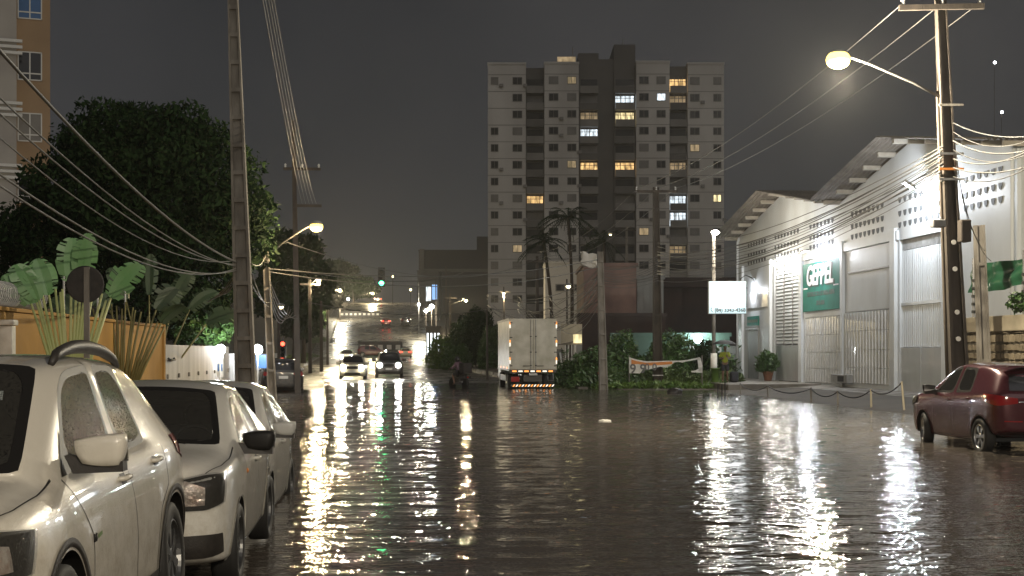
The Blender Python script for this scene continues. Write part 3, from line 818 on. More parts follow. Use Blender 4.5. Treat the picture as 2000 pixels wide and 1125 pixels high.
side_patch(bv, 1, [(1.36, .50), (1.62, .50)], [(1.36, .53), (1.62, .53)], 6, 2, .003)
hp = bv.ray_cast(Vector((3, 1.42, .73)), Vector((-1, 0, 0)))[0]
badge = text("engine_badge", "1.6", .06, "black_trim", suv, (suv.matrix_basis @ Vector((hp.x + .006, 1.40, .735))), (0, 1, 0), (0, 0, 1), .003)
side_patch(bv, 1, [(1.47, .725), (1.56, .735)], [(1.47, .745), (1.56, .755)], 6, 2, .004).build("leaf_badge", "leaf_light", suv, smooth=True)
for sg in (-1, 1):
    side_patch(bv, sg, [(1.35, .225), (2.2, .215), (3.0, .225)], [(1.35, .33), (2.2, .33), (3.0, .34)], 14, 3, .012).build("sill_cladding", "black_plastic", suv, smooth=True)
    side_patch(bv, sg, [(1.17, 1.06), (1.40, 1.065)], [(1.22, 1.10), (1.45, 1.28)], 6, 6, .006).build("quarter_trim", "black_trim", suv, smooth=True)

# --- the second car in the row, black mirror, amber side lamp
hat, hat_body, bh = car("parked_hatchback", "hatch", "paint_hatch", (-1.98, 9.60, .03), R(.2),
    "white hatchback with black door mirror and steel wheels, second in the parked row", 2, extras={"mirror": "black_trim", "handle": "paint_hatch"}, spokes=7, rim="alloy_dark", group="cars parked along the left kerb")
for sg in (-1, 1):
    lo, hi = [(sg * .32, .30), (sg * .72, .30), (sg * .84, .32)], [(sg * .30, .45), (sg * .72, .46), (sg * .80, .46)]
    end_patch(bh, True, lo, hi, 10, 4, .01, cy=.95).build("bumper_inlet", "black_plastic", hat, smooth=True)
    hp = bh.ray_cast(Vector((sg * 3, 1.30, .80)), Vector((-sg, 0, 0)))[0]
    MB().ball((hp.x, 1.30, .80), .02, 8, 6, (.6, 1.2, 1)).build("side_indicator", "orange_paint", hat, smooth=True)

# --- the third one, silver, mostly hidden
car("parked_car", "red", "paint_silver", (-2.20, 14.1, -.21), R(-.5), "silver car with pale door mirror, third in the parked row behind the hatchback", 2, spokes=7, rim="alloy_dark", group="cars parked along the left kerb", extras={})

# --- the maroon hatchback standing in the flood on the right
red, red_body, br = car("flooded_hatchback", "red", "paint_maroon", (11.16, 27.2, -.06), math.pi + R(.3),
    "maroon hatchback standing in flood water up to its wheel hubs", 2, spokes=6, rim="alloy", glass=("glass_dark", "glass_dark"), steer=R(-14), extras={"mirror": "black_trim"})
MB().bbox(-.5, .5, 3.52, 3.82, 1.545, 1.575, .012).build("roof_spoiler", "paint_maroon", red, smooth=True)
for sg in (-1, 1):
    end_patch(br, False, [(sg * .36, .595), (sg * .66, .60)], [(sg * .36, .615), (sg * .66, .62)], 6, 2, .01).build("rear_reflector", "tail_red", red)
MB().bbox(-.42, .42, 3.98, 4.06, .93, .955, .01).build("tailgate_bar", "chrome", red, smooth=True)

# --- traffic beyond the water
def far_car(name, kind, paint, px, py, t, rz, label, lights=None, grp="cars on the road beyond the water", steer=0):
    p = D(px, py, t); off = Matrix.Rotation(rz, 3, 'Z') @ Vector((0, SPEC[kind]["L"] / 2, 0))
    return car(name, kind, paint, (p.x - off.x, p.y - off.y, zroad(p.y) + .045), rz, label, 0, lights, grp, glass=("pane_dark", "pane_dark"))
far_car("oncoming_car", "hatch", "paint_cream", 690, 740, 86, 0, "cream hatchback with headlights on coming through the water's edge", ("head_warm", None))
far_car("oncoming_car", "suv", "paint_black", 760, 740, 90, 0, "dark car with two dazzling white headlights facing the camera", ("head_on", None))
far_car("oncoming_car", "hatch", "paint_silver", 678, 700, 150, 0, "car lost in its own headlight glare left of the dark red car", ("head_on", None))
far_car("crossing_car", "suv", "paint_darkred", 726, 697, 208, R(90), "dark red car crossing the junction sideways", ("head_warm", None))
far_car("receding_car", "hatch", "paint_cream", 792, 695, 190, math.pi, "pale car driving away beside the junction, seen from behind", (None, "tail_on"))
far_car("climbing_car", "hatch", "paint_red_far", 754, 636, 268, math.pi, "red car with bright tail lights climbing the hill", (None, "tail_on"))
far_car("climbing_car", "suv", "paint_black", 792, 635, 270, math.pi, "dark car climbing the hill right of the red one", None)
far_car("crest_car", "hatch", "paint_black", 739, 592, 338, math.pi, "car with glowing red tail lights on the crest of the hill", (None, "tail_on"))
far_car("parked_sedan", "suv", "paint_black", 548, 758, 62, math.pi + R(8), "dark car parked beyond the thin lamp pole on the left", None, grp="cars parked beyond the left poles")
# ---------------------------------------------------------------- white warehouse on the right
XW = 19.5
def FY(px): return (TX(px, XW) - XW * SA) / CA          # where a photo column meets the facade
Y_END, Y_P2, Y_V, Y_P1, Y_C = FY(1987), FY(1778), FY(1639), FY(1527), FY(1442)
ZE, ZPK = 8.35, 9.8
wh = thing("warehouse", "white twin-gabled warehouse with corrugated roof and tall grey doors", "warehouse", (XW, (Y_C + Y_END) / 2, .2))
def roofz(Y):
    return float(np.interp(Y, [Y_END - .6, Y_P2, Y_V, Y_P1, Y_C + .6], [ZE - .1, ZPK, ZE, ZPK, ZE - .1]))
# facade wall with the two door openings left open
D1 = (FY(1563), FY(1513)); D2 = (FY(1841), FY(1757)); ZD1, ZD2 = 6.35, 6.1
m = MB()
cuts = sorted([Y_END, D2[0], D2[1], Y_P2, Y_V, D1[0], D1[1], Y_P1, Y_C])
for a, b in zip(cuts[:-1], cuts[1:]):
    if b - a < .02: continue
    mid = (a + b) / 2; z0 = -.3
    if D1[0] < mid < D1[1]: z0 = ZD1
    if D2[0] < mid < D2[1]: z0 = ZD2
    m.prism([(XW, a, z0), (XW, b, z0), (XW, b, roofz(b) - .05), (XW, a, roofz(a) - .05)], (.22, 0, 0))
me = m.mesh("front_wall"); fixn(me); me.transform(parent_inv(wh)); link("front_wall", me, "white_wall", wh)
m = MB()
m.prism([(XW + .225, Y_C, -.3), (XW + .225, Y_C, ZE), (XW + 30, Y_C, ZE), (XW + 30, Y_C, -.3)], (0, -.2, 0)); m.build("end_wall", "white_wall", wh, True)
m = MB(); m.prism([(XW + .225, Y_END + .02, -.3), (XW + .225, Y_END + .02, ZE), (XW + 30, Y_END + .02, ZE), (XW + 30, Y_END + .02, -.3)], (0, .2, 0)); m.build("end_wall", "white_wall", wh, True)
m = MB(); m.prism([(XW + .12, Y_END - 9, -.3), (XW + .12, Y_END - .01, -.3), (XW + .12, Y_END - .01, ZE - .15), (XW + .12, Y_END - 9, ZE - .15)], (.2, 0, 0)); m.build("annex_wall", "white_wall", wh, True)
# corrugated roof sheets, running out past the wall, on purlins
OH = 1.35
def roof_slope(ya, za, yb, zb):
    L_ = math.hypot(yb - ya, zb - za); ns = max(2, int(round(L_ / 1.6)))
    dy, dz = (yb - ya) / L_, (zb - za) / L_; nx = Vector((0, -dz, dy)); nx = nx if nx.z > 0 else -nx
    for k in range(ns):
        m = MB(); s0, s1 = L_ * k / ns - .1, L_ * (k + 1) / ns + .06
        lift = .012 * (k % 2)
        for side in (0, 1):
            for i in range(121):
                x = XW - OH + (OH + 3.6) * i / 120 + rnd.uniform(-.002, .002)
                w_ = .035 * math.sin(i * .66 * 2)
                for s_ in (s0, s1):
                    p = Vector((x, ya + dy * s_, za + dz * s_)) + nx * (w_ + .10 + lift + (.02 if side else 0)); m.v.append(tuple(p))
        B = 242
        for i in range(120):
            a = i * 2; m.f.append((a, a + 1, a + 3, a + 2)); m.f.append((B + a, B + a + 2, B + a + 3, B + a + 1))
        for a in (0, 240): m.f.append((a, B + a, B + a + 1, a + 1))
        m.build("roof_sheet", "roof_sheet", wh, True)
    for k in range(ns + 1):
        s_ = min(L_ - .05, max(.05, L_ * k / ns)); c = Vector((XW + 1.0, ya + dy * s_, za + dz * s_)) - nx * .02
        MB().obox(c, ((OH + 2.0) / 2, 0, 0), (0, dy * .07, dz * .07), nx * .085).build("purlin", "roof_beam", wh, True)
roof_slope(Y_C + .5, ZE - .08, Y_P1, ZPK); roof_slope(Y_V, ZE, Y_P1, ZPK); roof_slope(Y_V, ZE, Y_P2, ZPK); roof_slope(Y_END - .5, ZE - .08, Y_P2, ZPK)
m = MB(); m.prism([(XW + 3.6, Y_C + .4, ZE), (XW + 3.6, Y_P1, ZPK + .08), (XW + 3.6, Y_V, ZE + .05), (XW + 3.6, Y_P2, ZPK + .08), (XW + 3.6, Y_END - .4, ZE), (XW + 3.6, Y_END - .4, ZE - .6), (XW + 3.6, Y_C + .4, ZE - .6)], (26, 0, 0)); m.build("rear_roof", "roof_sheet", wh, True)
# pilasters and door frames
for px, wd in ((1567, .5), (1648, .28), (1748, .55), (1850, .45), (1451, .5), (1506, .4)):
    y = FY(px); MB().bbox(XW - .14, XW + .05, y - wd / 2, y + wd / 2, -.2, 6.6, .02).build("pilaster", "white_wall", wh, True)
MB().bbox(XW - .1, XW + .05, D2[1] + .05, D1[0] - .4, 6.12, 6.5, .02).build("lintel_band", "white_wall", wh, True)
# half-round vent openings in three rows
vent = MB(); pts = [(0, -.15 + .3 * 0, .11)] ; pts = [(0, .15 * math.cos(a), .11 - .22 * math.sin(a)) for a in np.linspace(0, math.pi, 9)]
vent.prism(pts, (.10, 0, 0)); vme = vent.mesh("vent"); fixn(vme); vme.materials.append(MATS["vent_grey"])
for (p0, p1) in ((1460, 1497), (1512, 1562), (1580, 1630), (1661, 1728), (1753, 1838), (1880, 1962)):
    ya, yb = FY(p1), FY(p0); cnt = max(4, int((yb - ya) / .52))
    for z in (7.65, 7.12, 6.68):
        for k in range(cnt):
            o = bpy.data.objects.new("vent", vme); COL.objects.link(o); o.parent = wh
            o.location = Vector((XW - .022, ya + (yb - ya) * (k + .5) / cnt, z)) - wh.location
# right-hand gate: ribbed steel sheets in a recess, plastic sheet over the lower part
def ribbed(name, y0, y1, z0, z1, x, pitch, depth, mat, parent, vertical=True):
    m = MB(); n_ = int((y1 - y0) / pitch) if vertical else int((z1 - z0) / pitch)
    prof = []
    for k in range(n_):
        for f_, d_ in ((.0, 0), (.55, 0), (.66, -depth), (.9, -depth)): prof.append(((k + f_) / n_, d_))
    prof.append((1, 0))
    for a, d_ in prof:
        if vertical: y = lerp(y0, y1, a); m.v += [(x + d_, y, z0), (x + d_, y, z1)]
        else: z = lerp(z0, z1, a); m.v += [(x + d_, y1, z), (x + d_, y0, z)]
    for i in range(len(prof) - 1): m.f.append((i * 2, i * 2 + 2, i * 2 + 3, i * 2 + 1))
    return m.build(name, mat, parent, True)
gate = None
y0, y1 = D2
gz = 1.95
for k in range(4):
    ribbed("gate_panel", lerp(y0, y1, k / 4) + .02, lerp(y0, y1, (k + 1) / 4) - .02, gz, ZD2 - .42, XW + .12 + .003 * k, .17, .03, "white_rib", wh)
MB().box(XW + .06, XW + .11, y0, y1, 3.55, 3.67).build("gate_rail", "white_rib", wh, True)
for k in range(34):
    yy = lerp(y0, y1, (k + .5) / 34); MB().box(XW + .1, XW + .14, yy - .03, yy + .03, ZD2 - .40, ZD2).build("grille_bar", "grey_trim", wh, True)
MB().box(XW + .18, XW + .2, y0, y1, ZD2 - .42, ZD2).build("grille_back", "dark_hole", wh, True)
MB().bbox(XW + .02, XW + .1, y0 + .02, (y0 + y1) / 2 - .015, .22, gz - .02, .01).build("gate_sheet", "sheet_plastic", wh, True)
MB().bbox(XW + .02, XW + .1, (y0 + y1) / 2 + .015, y1 - .02, .22, gz - .02, .01).build("gate_sheet", "sheet_plastic", wh, True)
# left-hand roller door: three curtains of horizontal slats, sheet below
y0, y1 = D1
for c in range(3):
    ya, yb = lerp(y0, y1, c / 3) + .05, lerp(y0, y1, (c + 1) / 3) - .05
    for k in range(24):
        z = 2.15 + (ZD1 - 2.15) * k / 24
        MB()._add([(XW + .10, ya, z), (XW + .10, yb, z), (XW + .06, yb, z + .05), (XW + .06, ya, z + .05), (XW + .10, yb, z + .16), (XW + .10, ya, z + .16)], [(0, 3, 2, 1), (3, 5, 4, 2)]).build("slat", "white_rib", wh, True)
    MB().box(XW + .03, XW + .09, yb + .01, yb + .09, .3, ZD1).build("door_post", "grey_trim", wh, True)
MB().bbox(XW + .02, XW + .09, y0 + .03, y1 - .03, .32, 2.1, .01).build("gate_sheet", "sheet_plastic", wh, True)
# the two middle bays: painted ribbed cladding, glossy low down
for (p0, p1, rows) in ((1574, 1644, (.35, 1.0, 1.75, 2.55, 3.35)), (1653, 1742, (.45, 1.1, 1.85, 2.65, 3.45))):
    ya, yb = FY(p1), FY(p0)
    for z0, z1 in zip(rows[:-1], rows[1:]): ribbed("cladding_sheet", ya, yb, z0 + .012, z1 - .012, XW - .035, .36, .03, "gloss_white", wh)
    MB().box(XW - .05, XW - .01, ya, yb, rows[-1], rows[-1] + .05).build("cladding_cap", "grey_trim", wh, True)
ya, yb = FY(1742), FY(1656)
MB().bbox(XW - .05, XW + .02, ya + .1, yb - .1, 5.12, 5.2, .01).build("wall_ledge", "grey_trim", wh, True)
MB().bbox(XW - .32, XW - .02, FY(1668), FY(1636), .42, .78, .02).build("loading_hatch", "grey_trim", wh, True)
MB().box(XW - .33, XW - .31, FY(1662), FY(1650), .48, .72).build("hatch_mesh", "dark_hole", wh, True)
# small door with green plate over it, at the far corner
MB().bbox(XW - .05, XW + .02, FY(1482), FY(1462), .3, 2.95, .02).build("side_door", "grey_panel", wh, True)
MB().bbox(XW - .09, XW - .02, FY(1482) - .1, FY(1462) + .1, 2.98, 3.1, .02).build("door_lintel", "grey_trim", wh, True)
for y in (Y_C - .3, FY(1990) + .2):
    MB().tube([(XW - .12, y, .2), (XW - .12, y, 8.0), (XW - .02, y, 8.25)], .07, 8).build("downpipe", "white_wall", wh, True, True)

sg_ = thing("green_sign", "green board with white GEFPEL lettering on the warehouse wall", "sign", (XW, FY(1609), 4.9))
ya, yb = FY(1645), FY(1573)
z0, z1 = 3.95, 5.98
MB().bbox(XW - .12, XW - .05, ya, yb, z0 - .28, z1 - .05, .01).build("board", "sign_green", sg_, True)
dx, dz = (0, -1, 0), (0, 0, 1)
yc = (ya + yb) / 2
text("lettering", "GEFPEL", 1.28, "letter_dark", sg_, (XW - .125, yc - .02, 5.22), dx, dz, .004, shear=.18, bold=.05, sx=.98)
text("lettering", "GEFPEL", 1.28, "letter_white", sg_, (XW - .14, yc + .14, 5.28), dx, dz, .008, shear=.18, bold=.035, sx=.98)
for (c, w_) in ((yb - .45, .32), (ya + .5, .34)): MB().box(XW - .13, XW - .12, c - w_, c + w_, 4.72, 4.78).build("rule", "letter_white", sg_, True)
text("lettering", "DISTRIBUIDORA DE EMBALAGENS", .29, "letter_dark", sg_, (XW - .125, yc, 4.45), dx, dz, .004, bold=.012, sx=.93)
text("lettering", "3343-4368", .28, "letter_dark", sg_, (XW - .125, yc, 4.02), dx, dz, .004, bold=.012)

emat("bulb_cool", (.86, .92, 1.0), 60.0)
emat("bulb_neutral", (1.0, .95, .86), 60.0)
emat("bulb_sodium", (1.0, .74, .19), 2.8)
emat("bulb_far", (1.0, .85, .42), 8.0)
emat("bulb_far_cool", (.9, .96, 1.0), 35.0)
def lamp_light(parent, loc, power, color, radius=.1, spot=None, aim=(0, 0, -1), blend=.6):
    o = point("lamp_light", loc, power, color, radius, spot, aim, blend); mi = parent_inv(parent)
    o.parent = parent; o.location = mi @ Vector(loc); return o
# floodlight on its arm high on the gable
p = PX(1775, 360, 18.6)
fl = thing("floodlight", "lit floodlight on a bracket high on the warehouse gable", "floodlight", (XW, p.y, p.z))
MB().tube([(XW, p.y + .1, p.z - .5), (XW - .3, p.y + .1, p.z - .35), (p.x + .1, p.y, p.z - .05)], .025, 6).build("bracket", "steel", fl, True)
MB().obox((p.x, p.y, p.z), (.17, .0, -.11), (0, .13, 0), (.03, 0, .045)).build("housing", "grey_trim", fl, True)
MB().obox((p.x - .02, p.y, p.z - .045), (.16, .0, -.105), (0, .12, 0), (.01, 0, .015)).build("lens", "bulb_cool", fl, True)
lamp_light(fl, (p.x - .05, p.y, p.z - .2), 850, (.85, .92, 1.0), .1)
# strip lamp over the sign
p = Vector((XW - .9, FY(1609), 6.35))
sl = thing("sign_lamp", "slim strip lamp on an arm above the green GEFPEL board", "lamp", (XW, p.y, p.z))
MB().tube([(XW, p.y, p.z - .1), (p.x, p.y, p.z)], .02, 6).build("arm", "steel", sl, True)
MB().bbox(p.x - .07, p.x + .07, p.y - .5, p.y + .5, p.z, p.z + .07, .01).build("housing", "grey_trim", sl, True)
MB().box(p.x - .05, p.x + .05, p.y - .45, p.y + .45, p.z - .02, p.z - .002).build("tube", "bulb_cool", sl, True)
lamp_light(sl, (p.x + .25, p.y, p.z - .12), 330, (.85, .9, 1.0), .15)
# two bulbs over the roller door
for i, px in enumerate((1525, 1550)):
    p = Vector((XW - .35, FY(px), 6.28))
    bl = thing("bulb_lamp", ("far", "near")[i] + " one of two bare bulbs above the slatted roller door", "lamp", (XW, p.y, p.z), group="bulbs over the roller door")
    MB().tube([(XW, p.y, p.z + .2), (p.x, p.y, p.z + .15), (p.x, p.y, p.z + .05)], .015, 6).build("arm", "steel", bl, True)
    MB().ball(p, .085, 10, 8, (1, 1, 1.2)).build("bulb", "bulb_neutral", bl, True, True)
    lamp_light(bl, (p.x, p.y, p.z - .15), 150, (1, .95, .88), .06)
# lamp-lit white board and the gooseneck over it
ya, yb = FY(1504), FY(1459)
wb = thing("white_board", "white board glowing under a gooseneck lamp at the warehouse corner", "sign", (XW, (ya + yb) / 2, 4.6))
MB().bbox(XW - .08, XW - .01, ya + .1, yb - .05, 4.15, 5.0, .01).build("panel", "gloss_white", wb, True)
gn = thing("gooseneck_lamp", "black gooseneck lamp curling over the white board beside the lit sign box", "lamp", (XW, FY(1474), 5.3))
yy = FY(1474)
MB().tube([(XW, yy, 5.75), (XW - .5, yy, 5.95), (XW - .8, yy, 5.75), (XW - .75, yy, 5.5), (XW - .6, yy, 5.35)], .03, 6).build("neck", "black_metal", gn, True, True)
MB().lathe([(.05, .08), (.16, -.06), (.18, -.1)], (XW - .58, yy, 5.33), n=14, cap=False).build("shade", "black_metal", gn, True, True)
MB().ball((XW - .58, yy, 5.25), .07, 10, 8).build("bulb", "bulb_cool", gn, True, True)
lamp_light(gn, (XW - .55, yy, 5.1), 90, (.9, .95, 1), .06)
gp = thing("door_plate", "small green plate with pale band above the corner door", "sign", (XW, FY(1471), 3.4))
MB().bbox(XW - .06, XW - .01, FY(1483), FY(1461), 3.2, 3.72, .01).build("plate", "sign_green", gp, True)
MB().box(XW - .068, XW - .061, FY(1482), FY(1462), 3.38, 3.54).build("pale_band", "leaf_palm_shaded", gp, True)

# ---------------------------------------------------------------- lit sign box on its post
ps = D(1395, 560, 68); pa, pb = D(1385, 550, 68), D(1457, 612, 68)
rt = Vector((CA, -SA, 0)); fw = Vector((SA, CA, 0))
sb = thing("sign_box", "backlit white sign box on a post with a phone number along its foot", "sign", (ps.x, ps.y, .1))
mid = (pa + pb) / 2; hw, hh = (pb - pa).dot(rt) / 2, (pa.z - pb.z) / 2
emat("sign_glow", (.95, .98, 1.0), 4.0); emat("sign_edge", (.6, .82, .95), .55)
MB().obox(mid + fw * .12, rt * (hw + .03), fw * .11, Vector((0, 0, hh + .03))).build("casing", "grey_trim", sb, True)
MB().obox(mid, rt * hw, fw * .006, Vector((0, 0, hh))).build("face", "sign_edge", sb, True)
m = MB(); cpts = []
for a in np.linspace(0, 2 * math.pi, 40, endpoint=False):
    ca, sa = math.cos(a), math.sin(a); k = (abs(ca) ** 3.2 + abs(sa) ** 3.2) ** (-1 / 3.2)
    cpts.append(mid - fw * .016 + rt * (hw * .96 * ca * k) + Vector((0, 0, hh * .12 + hh * .80 * sa * k)))
m.prism(cpts, fw * .006); m.build("lit_panel", "sign_glow", sb, True)
text("phone_number", "(84) 3343-4368", .26, "ink_grey", sb, mid - fw * .03 + Vector((0, 0, -hh * .80)) + rt * .12, rt, (0, 0, 1), .003, bold=.006, sx=.94)
m = MB(); c = mid - fw * .03 + Vector((0, 0, -hh * .78)) - rt * (hw * .88)
m.tube([c + Vector((0, 0, .1)), c + rt * -.02, c + Vector((0, 0, -.1)) + rt * .06], [.02, .01, .02], 6); m.build("handset_mark", "ink_grey", sb, True)
MB().cyl((ps.x + fw.x * .15, ps.y + fw.y * .15, -.2), (ps.x + fw.x * .15, ps.y + fw.y * .15, 7.6), .10, .08, 10).build("post", "concrete", sb, True, True)
MB().cyl((ps.x + fw.x * .15, ps.y + fw.y * .15, .1), (ps.x + fw.x * .15, ps.y + fw.y * .15, 1.7), .17, .16, 10).build("sleeve", "paint_white", sb, True, True)
lp = D(1397, 453, 68); MB().lathe([(.03, .10), (.17, .03), (.2, -.03), (.12, -.12), (.0, -.14)], lp, n=14, cap=False).build("lamp_head", "bulb_neutral", sb, True, True)
lamp_light(sb, lp - fw * 1.6 - Vector((0, 0, .25)), 600, (1, .9, .72), .12)
# ---------------------------------------------------------------- concrete poles, street lamps, cables
def pole(name, label, base, top, w0, w1, mat="concrete", cat="utility pole", rungs=0, dots=False, bands=(), ax=None):
    """double-T concrete pole: two flanges and a recessed web with rung-like ribs"""
    b, t = Vector(base), Vector(top); o = thing(name, label, cat, base)
    d = (t - b).normalized(); rx = Vector((1, 0, 0)) if ax is None else Vector(ax); ry = d.cross(rx).normalized(); rx = ry.cross(d).normalized()
    def beam(c0, c1, wx0, wx1, wy0, wy1):
        m = MB(); vs = []
        for c, wx, wy in ((c0, wx0, wy0), (c1, wx1, wy1)):
            for i, j in ((-1, -1), (1, -1), (1, 1), (-1, 1)): vs.append(c + rx * wx * i + ry * wy * j)
        return m._add(vs, [(3, 2, 1, 0), (4, 5, 6, 7), (0, 1, 5, 4), (1, 2, 6, 5), (2, 3, 7, 6), (3, 0, 4, 7)])
    for s in (-1, 1):
        beam(b + rx * s * w0 * .42, t + rx * s * w1 * .42, w0 * .08, w1 * .08, w0 * .42, w1 * .42).build("flange", mat, o, True)
    beam(b, t, w0 * .345, w1 * .345, w0 * .16, w1 * .16).build("web", mat, o, True)
    for k in range(rungs):
        a = (k + .6) / rungs; c = b.lerp(t, a); w = lerp(w0, w1, a)
        MB().obox(c, rx * w * .335, ry * w * .40, d * .045).build("rib", mat, o, True)
    if dots:
        for z in bands:
            a = (z - b.z) / (t.z - b.z); c = b.lerp(t, a); w = lerp(w0, w1, a)
            m = MB(); f_ = -fw; cc = c + f_ * (w * .43 + .006)
            m.prism([cc + rt * .055 * math.cos(q) + Vector((0, 0, .055)) * math.sin(q) for q in np.linspace(0, 2 * math.pi, 16, endpoint=False)], f_ * .01); m.build("white_spot", "paint_white", o, True)
    return o
def crossarm(o, c, half, dirv, ins=True, mat="concrete_dark"):
    c = Vector(c); dv = Vector(dirv).normalized()
    MB().obox(c, dv * half, Vector((0, 0, 1)).cross(dv) * .05, (0, 0, .06)).build("crossarm", mat, o, True)
    if ins:
        for a in (-.9, 0.02, .9):
            MB().lathe([(.02, 0), (.05, .03), (.03, .07), (.055, .1), (.03, .16), (0, .18)], c + dv * half * a + Vector((0, 0, .06)), n=10, cap=False).build("insulator", "frame_white", o, True, True)
def street_lamp(o, base, head, power, color, bulb="bulb_sodium", r=.19, spot=None):
    b, h = Vector(base), Vector(head); dr = (h - b); dr.z = 0
    pts = [b, b.lerp(h, .3) + Vector((0, 0, .10)), b.lerp(h, .7) + Vector((0, 0, .13)), h + Vector((0, 0, .10))]
    MB().tube(pts, [.035, .03, .03, .028], 8).build("lamp_arm", "arm_grey", o, True, True)
    hd = dr.normalized()
    m = MB(); m.ball(h + Vector((0, 0, .06)), 1, 14, 8, (.2, .2, .10)); hb = m.build("lamp_head", "grey_trim", o, True, True)
    MB().ball(h - Vector((0, 0, .05)), 1, 16, 10, (r, r, r * .75)).build("lamp_bowl", bulb, o, True, True)
    if power: lamp_light(o, h - Vector((0, 0, .05 + r * .75 + .3)) - fw * .15, power, color, .13, spot)
SOD = (1.0, .74, .40)
# near left pole, leaning a little
pb0 = D(484, 800, 30); pb0.z = -.1
pt0 = D(453, -60, 30)
lp0 = pole("utility_pole", "tall ribbed concrete pole rising behind the parked white cars", pb0, pt0, .46, .20, rungs=17)
# thin pole with the sodium lamp on the left
b1 = G(533, 788, .0); b1.z = -.3; t1 = D(519, 488, 46)
lp1 = pole("lamp_pole", "thin grey pole carrying the orange street lamp on the left", b1, t1, .30, .2, rungs=6)
street_lamp(lp1, D(526, 496, 46), D(618, 440, 45.5), 900, SOD, r=.22)
# tall dark pole behind it
b2 = D(582, 760, 60); b2.z = -.3; t2 = D(573, 235, 60)
lp2 = pole("utility_pole", "slim dark pole behind the left street lamp, cables on its crossarm", b2, t2, .26, .16, mat="concrete_dark", rungs=0)
crossarm(lp2, D(590, 330, 60), .8, (1, 0, 0))
crossarm(lp2, D(600, 402, 60), .62, (1, 0, 0), ins=False)
# dark pole with white spots on the right, street lamp over the water
b3 = D(1876, 830, 31); b3.z = -.2; t3 = D(1836, -14, 31)
rp = pole("utility_pole", "dark pole with white painted spots behind the maroon car", b3, t3, .44, .21, mat="concrete_dark", dots=True, bands=[D(1860, y, 31).z for y in (474, 526, 610, 662)], rungs=0)
c_ = D(1836, 16, 31)
crossarm(rp, c_ - fw * .1, .95, rt + Vector((0, 0, .02)))
street_lamp(rp, D(1848, 196, 31), D(1637, 112, 30.7), 5200, (1.0, .88, .66), r=.27)
MB().bbox(*(lambda q: (q.x - .32, q.x - .02, q.y - .35, q.y - .1, q.z - .12, q.z + .06))(D(1838, 436, 30.8)), .03).build("junction_box", "grey_trim", rp, True)
MB().bbox(*(lambda q: (q.x - .1, q.x + .14, q.y - .22, q.y + .1, q.z - .25, q.z + .25))(D(1878, 452, 30.9)), .03).build("switch_box", "concrete_dark", rp, True)
for py in (300, 330, 350, 205):
    q = D(1858, py, 30.8); MB().obox(q, rt * .27, fw * .03, (0, 0, .025)).build("cable_bracket", ("steel", "orange_paint", "steel", "concrete")[(300, 330, 350, 205).index(py)], rp, True)
MB().tube([b3.lerp(t3, a) - rt * (lerp(.44, .21, a) * .5 + .035) for a in (.02, .3, .55, .78)], .034, 7).build("conduit", "conduit_brown", rp, True, True)
# poles by the verge
b4 = G(1179, 762, 0); b4.z = -.4; t4 = D(1172, 492, 65)
vp = pole("utility_pole", "pale concrete pole with pasted notice beside the box truck", b4, t4, .40, .26, rungs=6)
nt_ = thing("pasted_notice", "white paper notice with red and black lines pasted on the verge pole", "notice", D(1177, 740, 64.7))
q0 = D(1177, 729, 64.72) ; MB().obox(q0, rt * .20, fw * .008, (0, 0, .30)).build("paper", "paint_white", nt_, True)
for (dz_, s_, tx, c_2) in ((.19, .13, "CASA", "ink_grey"), (-.03, .15, "VENDE", "paint_red"), (-.2, .09, "98812 3340", "ink_grey")):
    text("print", tx, s_, c_2, nt_, q0 - fw * .014 + Vector((0, 0, dz_)), rt, (0, 0, 1), .002, bold=.004)
b5 = G(1285, 757, .02); b5.z = -.3; t5 = D(1281, 366, 64)
vp2 = pole("utility_pole", "dark concrete pole with crossarm standing in front of the torn banner", b5, t5, .46, .26, mat="concrete_dark", rungs=4)
crossarm(vp2, D(1281, 374, 64), 1.0, rt)
MB().obox(D(1285, 733, 63.7), rt * .25, fw * .01, (0, 0, .02)).build("strap", "steel", vp2, True)
MB().obox(b5 + Vector((0, 0, .42)), rt * .3, fw * .28, (0, 0, .1)).build("footing", "concrete", vp2, True)
# lesser poles further up both sides
def far_pole(px, ybase, ytop, t, label, arm=True, w=.26, lamp=None, mat="concrete_dark", power=0):
    bb = D(px, ybase, t); bb.z = min(bb.z, zground(bb.x, bb.y)) - .3
    o = pole("street_pole", label, bb, D(px - 1, ytop, t), w, w * .6, mat=mat)
    if arm: crossarm(o, D(px, ytop + 10, t), .7, (1, 0, 0), ins=False)
    if lamp: street_lamp(o, D(px, lamp[1] + 10, t), D(lamp[0], lamp[1], t), power, (1, .82, .5), "bulb_far", r=lamp[2])
    return o
far_pole(606, 745, 545, 95, "far dark pole with curved lamp arm, left side of the street", lamp=(622, 547, .16), power=1100)
far_pole(640, 700, 560, 140, "far pole with lamp beside the grass bank, left side", lamp=(664, 566, .16), power=6000)
far_pole(628, 725, 588, 110, "short dark post with a box, left of the oncoming cars", arm=False, w=.3)
far_pole(952, 745, 600, 86, "thin pole left of the box truck by the hedge", arm=False, w=.16)
far_pole(880, 690, 572, 160, "pole with white lamp above the hedge", lamp=(910, 586, .2), power=2000)
far_pole(872, 660, 520, 220, "far pole right of the hill road with bracket lamp", lamp=(905, 583, .12), arm=True)
far_pole(1050, 720, 500, 90, "dark pole behind the box truck with a tangle of cables")
far_pole(1108, 735, 545, 82, "slim pole with a round white lamp beside the kiosk", arm=False, w=.14, lamp=(1110, 558, .14), power=0)
far_pole(985, 640, 560, 200, "distant lamp post in front of the tower's foot", lamp=(984, 572, .2), power=2200)
far_pole(1225, 600, 440, 110, "pole with a long lamp arm in front of the tower", lamp=(1192, 457, .1), mat="concrete")
